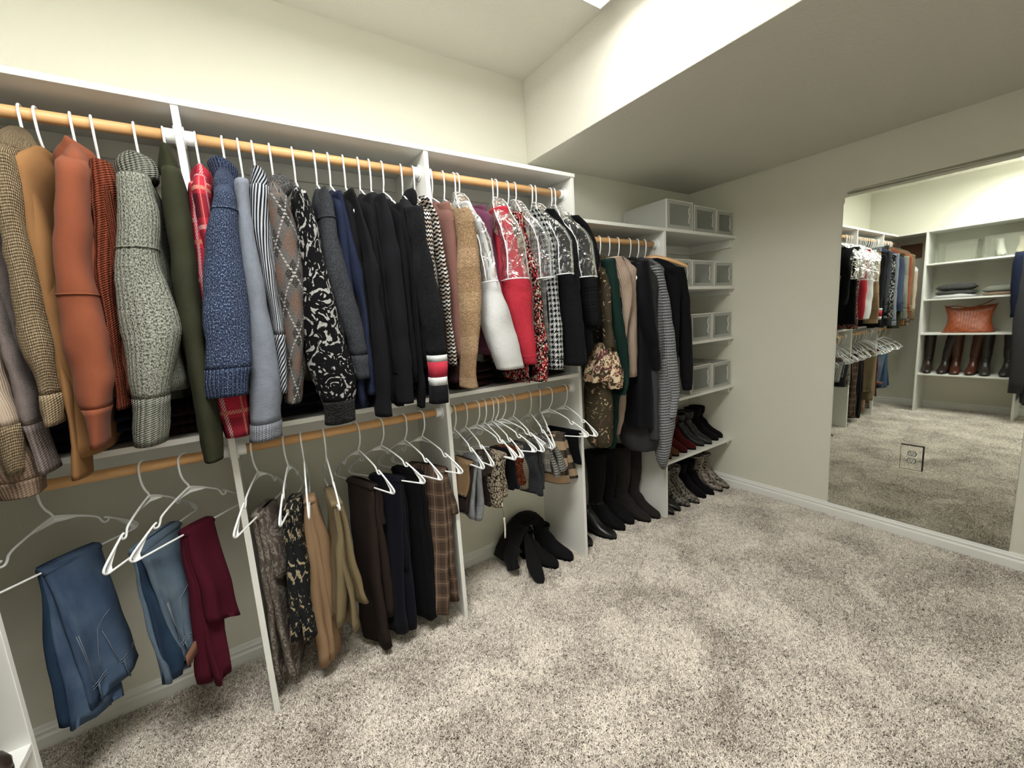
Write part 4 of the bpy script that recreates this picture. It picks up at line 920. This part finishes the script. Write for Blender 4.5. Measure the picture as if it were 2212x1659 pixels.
def boot(label, mt, toe, h, z0=0.0, ang=0.0, ln=.255, sw=.045, sd=.058, heel=.02, point=1.0, grp=None, lean=0.0, flare=0.0, strap=False, kind='boot', open_top=True, sc_=1.0):
    """toe = (x, y) of the toe tip on the surface at z0; ang turns the foot"""
    z0 += .008 if z0 == 0 else 0
    d = Vector((math.sin(ang), -math.cos(ang), 0)); s_ = Vector((d.y, -d.x, 0)); T0 = Vector((toe[0], toe[1], z0))
    base = T0-d*ln
    k = ln/.27
    prof = [(.2695, .016, 0, .004, .006), (.262, .019, 0, .020*point, .013), (.245, .024, 0, .033*point+.001, .019), (.21, .030, 3, .042, .026), (.17, .037, 10, .043, .034), (.13, .048, 24, .039, .046), (.095, .064, 42, .036, .062), (.066, .088, 62, .036, .066), (.052, .118, 80, .037, .054), (.050, .15, 90, .038, .048)]
    n = 24; rings = []
    for y, z, a, w_, hh in prof:
        a = math.radians(a); ax2 = d*math.sin(a)+ZA*math.cos(a); c = base+d*(y*k)+ZA*(z*k+heel*min(1, max(0, (.2-y)/.15)))
        r = ering(c, s_, ax2, w_*k, hh*k, n, 2.2); lo = z0+.010+heel*min(1, max(0, (.19-y)/.1))
        rings.append([Vector((p.x, p.y, max(p.z, lo))) for p in r])
    zt = .15*k+heel
    if h > zt+.02:
        N = 14 if h > .25 else 5
        for i in range(1, N+1):
            t = i/N; z = zt+(h-zt)*t; c = base+d*(.050*k+.012*math.sin(t*3)*(h/.4))+s_*(lean*t)+ZA*z
            w_ = .038*k+(sw-.038*k)*(t**.7)+flare*t*t; dd = .048*k+(sd-.048*k)*(t**.7)+flare*t*t
            rings.append(ering(c, s_, d, w_, dd, n, 2.1, wr=.004))
    r = rings[-1]; c = sum(r, Vector())/n
    rings.append([c+(q-c)*.92 for q in r]); rings.append([c+(q-c)*.86-ZA*min(.06, h*.3) for q in r])
    g = empty(kind, (base.x, base.y, z0), label, 'boots', grp)
    m_ = MB(); m_.loft(rings); up = m_.out('upper', BM[mt], g)
    # sole and heel
    out = []
    for i in range(28):
        t = 2*PI*i/28; yy = math.cos(t); xx = math.sin(t)
        w_ = (.034+.012*max(0, yy))*(1 if yy < .6 else 1-(1-point)*.8); out.append((yy*.133+.137, xx*w_))
    m_ = MB(); m_.loft([[base+d*(a*k)+s_*(b*k)+ZA*(zz+(heel*min(1, max(0, (.17-a)/.08)) if heel else 0)) for a, b in out] for zz in (.0, .011)])
    m_.out('sole', BM['sole'], g, smooth=False)
    if heel > .01:
        m_ = MB(); m_.loft([[base+d*((.035+.030*math.cos(t))*k)+s_*(.028*math.sin(t)*k)+ZA*zz for t in [2*PI*q/14 for q in range(14)]] for zz in (0, heel+.004)]); m_.out('heel', BM['sole'], g)
    if strap:
        m_ = MB(); rr = rings[8]; c = sum(rr, Vector())/n; q = [c+(p-c)*1.05 for p in rr]; m_.tube(q+[q[0]], .006, 6, sx=.5); m_.out('ankle_strap', BM['blackleather'], g)
        Mk = mat('buckle metal', lambda u, v, uv, ob: ('#b9b7ae', None), .25, metal=1.0)
        m_ = MB(); e = max(rr, key=lambda p: p.dot(-s_ if s_.x > 0 else s_)); 
        m_.tube([e+ZA*.008, e+d*.012, e-ZA*.008, e-d*.012, e+ZA*.008], .0016, 6); m_.out('buckle', Mk, g)
    for rr_ in (): pass
    return g
BG = 'boots standing on the closet floor'
A4 = .10
boot('black lace-up ankle boot, toe peeking past third panel', 'blackleather', (1.452, -.315), .15, ang=A4, grp=BG)
boot('black leather biker ankle boot with side strap', 'blackleather', (1.632, -.350), .17, ang=.35, grp=BG, strap=True, ln=.27)
boot('tall black suede boot with ankle buckle', 'blacksuede', (1.752, -.315), .50, ang=.22, grp=BG, sw=.058, sd=.075, strap=True, ln=.27)
boot('tall black suede boot standing behind the buckled one', 'blacksuede', (1.858, -.300), .50, ang=.15, grp=BG, sw=.058, sd=.07, ln=.26)
boot('tall charcoal suede boot with tie at the cuff', 'greysuede', (1.966, -.350), .50, ang=.22, grp=BG, sw=.055, sd=.07, ln=.27)
boot('tall charcoal suede boot beside the fourth panel', 'greysuede', (2.050, -.362), .49, ang=.12, grp=BG, sw=.048, sd=.07, ln=.27)
for i, (mt, lb, h, pt) in enumerate((('blackleather', 'black leather ankle boot nearest the fourth panel', .2, .7), ('blackleather', 'black leather ankle boot beside the leopard pair', .2, .7), ('leopard', 'left leopard print boot', .235, .7), ('leopard', 'right leopard print boot', .245, .7), ('navysuede', 'left black boot between leopard and snake pairs', .235, .6), ('navysuede', 'right black boot between leopard and snake pairs', .24, .6), ('snake', 'left snake print boot near the far wall', .25, .6), ('snake', 'right snake print boot, nearest the far wall', .25, .6))):
    x, y = [(2.163, -.39), (2.245, -.387), (2.351, -.391), (2.447, -.403), (2.562, -.385), (2.652, -.395), (2.760, -.402), (2.846, -.405)][i]
    boot(lb+' on the floor' if len(lb.split()) < 5 else lb, mt, (x, y), h, ang=.10 if i else .0, point=pt, grp='ankle boots on the floor under the side shelves', heel=.03, ln=.265, sw=.050 if i else .034, sd=.062)
for i, (mt, lb, h, pt) in enumerate((('tansuede', 'left tan round-toe boot on the lowest shelf', .12, 1.0), ('tansuede', 'right tan round-toe boot on the lowest shelf', .12, 1.0), ('burgundy', 'left burgundy suede boot on the lowest shelf', .2, .9), ('burgundy', 'right burgundy suede boot on the lowest shelf', .2, .9), ('studs', 'left studded black boot on the lowest shelf', .2, .8), ('studs', 'right studded black boot on the lowest shelf', .21, .8), ('navysuede', 'left black suede boot on the lowest shelf', .21, .9), ('navysuede', 'right black suede boot on the lowest shelf', .21, .9))):
    x, y = [(2.19, -.354), (2.272, -.355), (2.375, -.351), (2.478, -.354), (2.588, -.349), (2.670, -.362), (2.788, -.345), (2.875, -.330)][i]
    boot(lb, mt, (x, y), h+.02, z0=.3987, ang=.08, point=pt, grp='ankle boots on the lowest side shelf', heel=.02, ln=.26, sw=.050, sd=.064)
KF[0] = 1.0
# slumped over-knee boots on the floor of the right bay
def slouch(label, toe, ang, path, flap, sole_t=True):
    g = boot(label, 'blacksuede', toe, .17, ang=ang, grp='slumped black boots', heel=0.0, ln=.27, kind='slumped_boot')
    pts = sm(path, 26); rr = []
    for i, (x, y, z, w_, h) in enumerate(pts):
        a = Vector(pts[max(i-1, 0)][:3]); b = Vector(pts[min(i+1, 25)][:3]); t = (b-a).normalized()
        n1 = t.cross(Vector((.35, 1, 0)).normalized()).normalized(); n2 = t.cross(n1).normalized()
        r = ering((x, y, z), n2, n1, w_, h, 22, 2.4, wr=.012, ph=i*.03); rr.append([Vector((p.x, p.y, max(p.z, .008))) for p in r])
    m_ = MB(); m_.loft(hollow(rr, .01)); m_.out('slumped_shaft', BM['blacksuede'], g)
    if flap:
        q = sm(flap, 14); rr = [ering((x, y, z), XA, Vector((0, 1, .25)).normalized(), w_, h, 14, 2.6) for x, y, z, w_, h in q]
        m_ = MB(); m_.loft([[Vector((p.x, p.y, max(p.z, .008))) for p in r] for r in rr]); m_.out('shaft_flap', BM['blacksuede'], g)
    return g
slouch('black suede boot slumped over, nearer the room', (1.150, -.352), .35, [(1.10, -.13, .15, .045, .045), (1.08, -.11, .185, .06, .035), (1.03, -.13, .195, .075, .026), (.975, -.17, .155, .085, .028), (.935, -.20, .09, .085, .032), (.925, -.23, .035, .085, .03)],
       [(1.045, -.20, .20, .012, .006), (1.02, -.26, .14, .03, .007), (1.0, -.33, .07, .045, .008), (.995, -.385, .02, .03, .006), (.995, -.405, .014, .006, .004)])
slouch('black suede boot slumped over, beside the third panel', (1.262, -.352), .3, [(1.20, -.13, .15, .045, .045), (1.18, -.10, .20, .07, .035), (1.12, -.09, .215, .08, .028), (1.04, -.09, .185, .085, .03), (.97, -.10, .12, .08, .032), (.925, -.11, .045, .08, .03)], None)
# ------------------------------------------------------------------ clear drop-front shoe boxes
def trans(name, fac, col, rough=.25):
    m_ = bpy.data.materials.new(name); m_.use_nodes = True; nt = m_.node_tree; b = nt.nodes['Principled BSDF']; o = nt.nodes['Material Output']
    b.inputs['Base Color'].default_value = lin(col); b.inputs['Roughness'].default_value = rough
    t = nt.nodes.new('ShaderNodeBsdfTransparent'); t.inputs[0].default_value = (.93, .94, .93, 1); x = nt.nodes.new('ShaderNodeMixShader'); x.inputs[0].default_value = fac
    nt.links.new(t.outputs[0], x.inputs[1]); nt.links.new(b.outputs[0], x.inputs[2]); nt.links.new(x.outputs[0], o.inputs[0]); return m_
M_fr, M_win, M_edge = trans('frosted plastic', .36, '#dddeda'), trans('clear window plastic', .13, '#c9cac6', .15), trans('thick plastic edge', .8, '#eceae2')
M_clr = trans('clear box plastic', .12, '#c9cabb', .1)
def shoe_box(label, x0, x1, z0, h, y0=-.362, y1=-.03, grp='clear shoe boxes on the side shelves', M=None, axis='y'):
    """drop-front box; the front faces -y (axis y) or +x (axis x, then x0,x1 are y extents and y0,y1 x extents)"""
    def V(a, b, c): return (a, b, c) if axis == 'y' else (b, a, c)
    def bx(m_, a0, a1, b0, b1, c0, c1):
        p, q = V(a0, b0, c0), V(a1, b1, c1); m_.box(min(p[0], q[0]), max(p[0], q[0]), min(p[1], q[1]), max(p[1], q[1]), c0, c1)
    s = 1 if y1 > y0 else -1; c = V((x0+x1)/2, (y0+y1)/2, z0); g = empty('shoe_box', c, label, 'box', grp); t = .0022; Mf = M or M_fr
    m_ = MB(); yb = y1
    bx(m_, x0, x0+t, y0+s*.006, yb, z0+.001, z0+h); bx(m_, x1-t, x1, y0+s*.006, yb, z0+.001, z0+h)
    bx(m_, x0+t, x1-t, y0+s*.006, yb, z0+h-t, z0+h); bx(m_, x0+t, x1-t, y0+s*.006, yb, z0+.001, z0+.001+t); bx(m_, x0+t, x1-t, yb-s*t, yb, z0+t+.001, z0+h-t)
    m_.out('box_shell', Mf, g, smooth=False)
    m_ = MB()
    for a in (x0, x1-.007): bx(m_, a, a+.007, y0, y0+s*.006, z0+.001, z0+h)
    bx(m_, x0+.007, x1-.007, y0, y0+s*.006, z0+h-.006, z0+h); bx(m_, x0+.007, x1-.007, y0, y0+s*.006, z0+.001, z0+.007)
    m_.out('front_frame', M_edge, g, smooth=False)
    m_ = MB(); f = .030
    for a, b_, c_, d_ in ((x0+.007, x0+f, z0+.007, z0+h-.006), (x1-f-.008, x1-.007, z0+.007, z0+h-.006), (x0+f, x1-f-.008, z0+h-f+.004, z0+h-.006), (x0+f, x1-f-.008, z0+.007, z0+f-.004)):
        bx(m_, a, b_, y0-s*.001, y0+s*.003, c_, d_)
    dr = m_.out('front_door', Mf, g, smooth=False)
    m_ = MB(); bx(m_, x0+f, x1-f-.008, y0+s*.001, y0+s*.003, z0+f-.004, z0+h-f+.004); m_.out('window', M_win, dr, smooth=False)
    m_ = MB(); xs = x1-f-.016; P = [V(xs+dx, y0-s*.003, z0+h*zz) for dx, zz in ((0, .25), (-.006, .35), (.001, .45), (.001, .55), (-.006, .65), (0, .78))]
    m_.tube(sm(P, 16), .0028, 6); m_.out('pull_handle', M_edge, dr)
    return g
def pump(label, toe, ang, z0, mt, grp, heel=.05):
    return boot(label, mt, toe, .085, z0=z0, ang=ang, ln=.235, heel=heel, point=.6, grp=grp, kind='shoe')
SG = 'shoes inside the clear boxes'
bxs = [(2.128, 2.405, ZL, .178, 'clear shoe box on the high shelf, its long side in view'), (2.436, 2.694, ZL, .170, 'middle clear shoe box on the high shelf'), (2.702, 2.914, ZL, .165, 'clear shoe box on the high shelf against far wall'),
 (2.145, 2.403, 1.5592, .178, 'clear shoe box half hidden behind the black sweater'), (2.416, 2.664, 1.5592, .176, 'middle clear shoe box in the upper row of three'), (2.679, 2.914, 1.5592, .172, 'clear shoe box ending the upper row at far wall'),
 (2.396, 2.648, 1.1887, .188, 'left clear shoe box on the middle side shelf'), (2.660, 2.910, 1.1887, .188, 'right clear shoe box on the middle side shelf'),
 (2.400, 2.651, .8195, .195, 'left clear shoe box on the side shelf below middle'), (2.665, 2.912, .8195, .190, 'right clear shoe box on the side shelf below middle')]
for i, (a, b, z, h, lb) in enumerate(bxs):
    shoe_box(lb, a, b, z, h, y0=-.362 if i else -.372)
    if i in (2, 3, 4, 5, 6, 7, 8, 9):
        pump(('dark heeled shoe inside the '+lb.replace('clear shoe ', '')), (a+(b-a)*.40, -.325), [-.2, .3, -.3, .5, -.5][i % 5], z+.006, 'greyleather' if i != 2 else 'blackleather', SG)
# ------------------------------------------------------------------ shelving unit on the near wall (seen at the left edge and in the mirror)
UX, UY0, UY1 = -.735, -.63, -1.405
nu = empty('shelving_unit', (-.92, -1.02, 0), 'white open shelving unit on the near wall, its edge at lower left', 'shelving')
box('upright_panel', (XN, UX, UY0-T, UY0, 0, H-S), M_white, nu, .0015); box('upright_panel', (XN, UX, UY1-T, UY1, 0, H-S), M_white, nu, .0015)
box('upright_panel', (XN, UX, -2.32, -2.30, 0, H-S), M_white, nu, .0015)
box('top_shelf', (XN, UX+.004, -2.32, D-.0041, H-S, H), M_white, nu, .002)
for z in (.476, .954, 1.352, 1.755): box('shelf', (XN, UX, UY1, UY0-T, z-S, z), M_white, nu, .0015)
m_ = MB(); m_.tube([(-.93, -2.30, 1.96), (-.93, UY1-T, 1.96)], RR, 16); m_.out('closet_rod', M_rod, nu)
bb_ = box('wooden_board', (XN+.001, XN+.02, -.53, -.33, 1.86, 2.03), mat('brown board', lambda u, v, uv, ob: (mix(nz(ob, 30, 3), '#5b3a24', '#74492c'), nz(ob, 60, 3)), .6, .2), None, .003); tag(bb_, 'brown wooden board mounted high in the corner behind the sweaters', 'board')
NG = 'tall boots on the near wall shelf'
for i, (y, mt, lb, dy, rg) in enumerate(((-.722, 'brownleather', 'dark brown tall riding boot at the panel, on near shelf', 0, .0), (-.838, 'brownleather', 'dark brown tall riding boot leaning right, on near shelf', .0, .05), (-.955, 'tanleather', 'chestnut tall boot, left of its pair', 0, .0), (-1.062, 'tanleather', 'chestnut tall boot, right of its pair', 0, .03), (-1.185, 'greyleather', 'worn grey brown tall boot, left of its pair', 0, 0), (-1.318, 'greyleather', 'worn grey brown tall boot, right of its pair', 0, 0))):
    boot(lb, mt, (-.742, y), .455, z0=.476, ang=PI/2+(-.12 if i % 2 == 0 else .05), grp=NG, ln=.285, lean=rg, heel=.025, sw=.054, sd=.066)
# folded sweaters
def folded_stack(kind, label, c, size, fabric, layers=2, ax='y', grp=None):
    x, y, z = c; sx, sy, sz = size; g = empty(kind, (x, y, z), label, 'clothes', grp); rnd = random.Random(label); k = rnd.uniform(0, 9)
    for i in range(layers):
        m_ = MB(); rr = []; h = sz/layers/2
        for j in range(13):
            t = j/12*2-1; e = (1-abs(t)**5)**.5*1.0; cy = y+t*sy/2; hh = max(h*e, .0015)*(1+.25*noise.noise(Vector((t*2, i, k))))
            r = []
            for q in range(22):
                a = 2*PI*q/22; co, si = math.cos(a), math.sin(a)
                X = x+math.copysign(abs(co)**.45, co)*sx/2*(.94+.06*e); Z = z+h*(2*i+1)+math.copysign(abs(si)**.7, si)*hh
                if i == layers-1 and si > 0: Z += .014*(1-t*t)*(1+noise.noise(Vector((X*9, cy*9, k))))
                r.append(Vector((X, cy, max(Z, z+.001))))
            rr.append(r)
        m_.loft(rr); m_.out('folded_layer', FM[fabric], g)
    return g
folded_stack('folded_sweater', 'white ribbed sweater folded under the grey one', (-.90, -.88, 1.352), (.28, .34, .025), 'band_w', 1)
folded_stack('folded_sweater', 'soft grey sweater folded in a high mound', (-.91, -.885, 1.378), (.26, .31, .115), 'greyfuzz', 2)
folded_stack('folded_sweater', 'brown sweater folded under the grey green one', (-.91, -1.225, 1.352), (.28, .26, .03), 'taupe', 1)
folded_stack('folded_sweater', 'grey green sweater folded on the brown one', (-.91, -1.225, 1.383), (.27, .27, .06), 'sage', 1)
# brown woven leather bag
def handbag():
    Mb = mat('brown woven leather', lambda u, v, uv, ob: (mix(((u*90).sin()*(v*90).sin()*.5+.5)*.5+nz(uv, 10, 3)*.5, '#6b2f18', '#a5532c'), ((u+v)*260).sin()*((u-v)*260).sin()), .32, .3, .002)
    g = empty('handbag', (-.87, -1.01, .954), 'slouchy brown woven leather handbag on the near wall shelf', 'bag')
    rr = []
    for i in range(13):
        t = i/12; w_ = .205-.035*math.sin(t*PI)+.0*t; d = .085*(1-t)+.022; r = []
        for k in range(28):
            a = 2*PI*k/28; y = -1.01-.003+math.copysign(abs(math.cos(a))**.6, math.cos(a))*w_; x = -.865+math.copysign(abs(math.sin(a))**.6, math.sin(a))*d
            e = (y+1.01)/.2; z = .956+t*(.245+.06*e*e); P = Vector((x, y, z)); P += Vector((.014*noise.noise(P*12), 0, 0)); r.append(P)
        rr.append(r)
    m_ = MB(); m_.loft(rr); m_.out('bag_body', Mb, g)
    m_ = MB(); m_.tube([p*1 for p in rr[-1]]+[rr[-1][0]], .004, 6); m_.out('rolled_rim', Mb, g)
    m_ = MB(); m_.tube(sm([(-.865, -.83, 1.25), (-.85, -.90, 1.255), (-.85, -1.02, 1.235), (-.855, -1.13, 1.275), (-.865, -1.19, 1.315)], 24), .006, 8, sx=.6); m_.out('shoulder_strap', Mb, g)
handbag()
# clear boxes with pale heels on the upper shelf
shoe_box('empty clear shoe box on the near wall upper shelf', -.74, -1.03, 1.755, .215, y0=-.775, y1=-1.08, grp='clear boxes on the near wall shelf', M=M_clr, axis='x') if False else None
def clear_box(label, y0, y1, z, h):
    g = empty('clear_box', (-.92, (y0+y1)/2, z), label, 'box', 'clear boxes on the near wall shelf'); t = .0025
    for nm, b in (('side_wall', (-1.08, -.775, y0-t, y0, z+.001, z+h)), ('side_wall', (-1.08, -.775, y1, y1+t, z+.001, z+h)), ('lid', (-1.08, -.775, y1+t, y0-t, z+h-t, z+h)), ('base', (-1.08, -.775, y1+t, y0-t, z+.001, z+.001+t)), ('front_wall', (-.775-t, -.775, y1+t, y0-t, z+.001+t, z+h-t))):
        box(nm, b, M_clr, g)
    m_ = MB(); e = .003
    for y in (y0, y1): m_.box(-.778, -.772, y-e, y+e, z+.001, z+h)
    for zz in (z+.002, z+h-.003): m_.box(-.778, -.772, y1, y0, zz, zz+.004)
    m_.out('edge_trim', trans('box edge', .5, '#8c8d7e'), g, smooth=False)
clear_box('empty clear plastic box on the near wall upper shelf', -.735, -1.03, 1.755, .215)
clear_box('clear plastic box holding pale heeled shoes', -1.085, -1.39, 1.755, .225)
BM['cream'] = leather('cream patent leather', '#cdbfa6', '#e0d5c2', .2); BM['sandal'] = leather('pale strap', '#d6d4cd', '#e7e6e0', .3)
boot('cream patent court shoe standing on its toe in box', 'cream', (-.80, -1.33), .085, z0=1.760, ang=PI/2, ln=.22, heel=.07, point=.6, kind='shoe', grp=SG)
boot('pale strappy heeled shoe inside the near wall box', 'sandal', (-.80, -1.22), .075, z0=1.760, ang=PI/2-.3, ln=.22, heel=.07, point=.5, kind='shoe', grp=SG)
# garments hanging beyond the unit, seen only in the mirror
def side_garment(kind, label, cat, y, fabric, z0, z1, xf, half):
    g = empty(kind, (-.93, y, z1), label, cat, 'clothes hanging beside the near shelving'); rr = []
    for i in range(20):
        t = i/19; z = z0-(z0-z1)*t; w_ = .07+(.20)*min(1, t*5)**.7+.02*t
        rr.append(ering((-.90, y, z), XA, YA, w_, half*(.5+.5*min(1, t*4)), 28, 2.5, 5, .12*t, 1.3, .006))
    m_ = MB(); m_.loft(hollow(rr)); m_.out('body', FM[fabric], g)
    rr = [ering((xf+.02*math.sin(t*3), y+.085+.01*math.sin(t*5), z0-.10-(z0-.10-(z1+.12))*t), XA, YA, .045-.008*t, .052, 18, 2.2, 3, .1, .4, .006) for t in [i/12 for i in range(13)]]
    m_ = MB(); m_.loft(hollow(rr)); m_.out('sleeve', FM[fabric], g)
    h = empty('clothes_hanger', (-.93, y, 1.96), 'white plastic hanger holding the '+label, 'hanger', 'white hangers beside the near shelving'); h.rotation_euler = (0, 0, PI/2)
    for n, me in (('hook', ME_HOOK), ('frame', ME_FRAME)):
        c = bpy.data.objects.new(n, me); C.objects.link(c); c.parent = h
side_garment('jacket', 'navy jacket reflected at the mirror\'s right edge', 'jacket', -1.455, 'navy', 1.87, 1.0, -.60, .045)
side_garment('cardigan', 'long grey cardigan behind the reflected navy jacket', 'cardigan', -1.50, 'greyjersey', 1.87, .22, -.60, .05)
# dark folded clothes on the middle shelves
MG = 'dark folded clothes on the middle shelves'
for x, fb, lb, h in ((-.60, 'navy', 'navy knit folded on the middle shelf, left bay', .10), (-.36, 'maroonrib', 'dark maroon knit folded behind the sage sweater', .09), (-.05, 'ink', 'black corduroy folded behind the blue sweater', .10), (.22, 'black2', 'black jersey folded behind the scrollwork coat', .11), (.46, 'navy', 'navy knit folded beside the second upright panel', .09), (.72, 'maroonrib', 'dark maroon knit folded behind the fur cardigan', .10), (.95, 'black', 'black knit folded behind the red jacket', .08), (1.18, 'dkbrown', 'dark brown clothes folded beside the third panel', .07)):
    folded_stack('folded_clothes', lb, (x, -.19, ZM), (.21, .30, h), fb, 3, grp=MG)
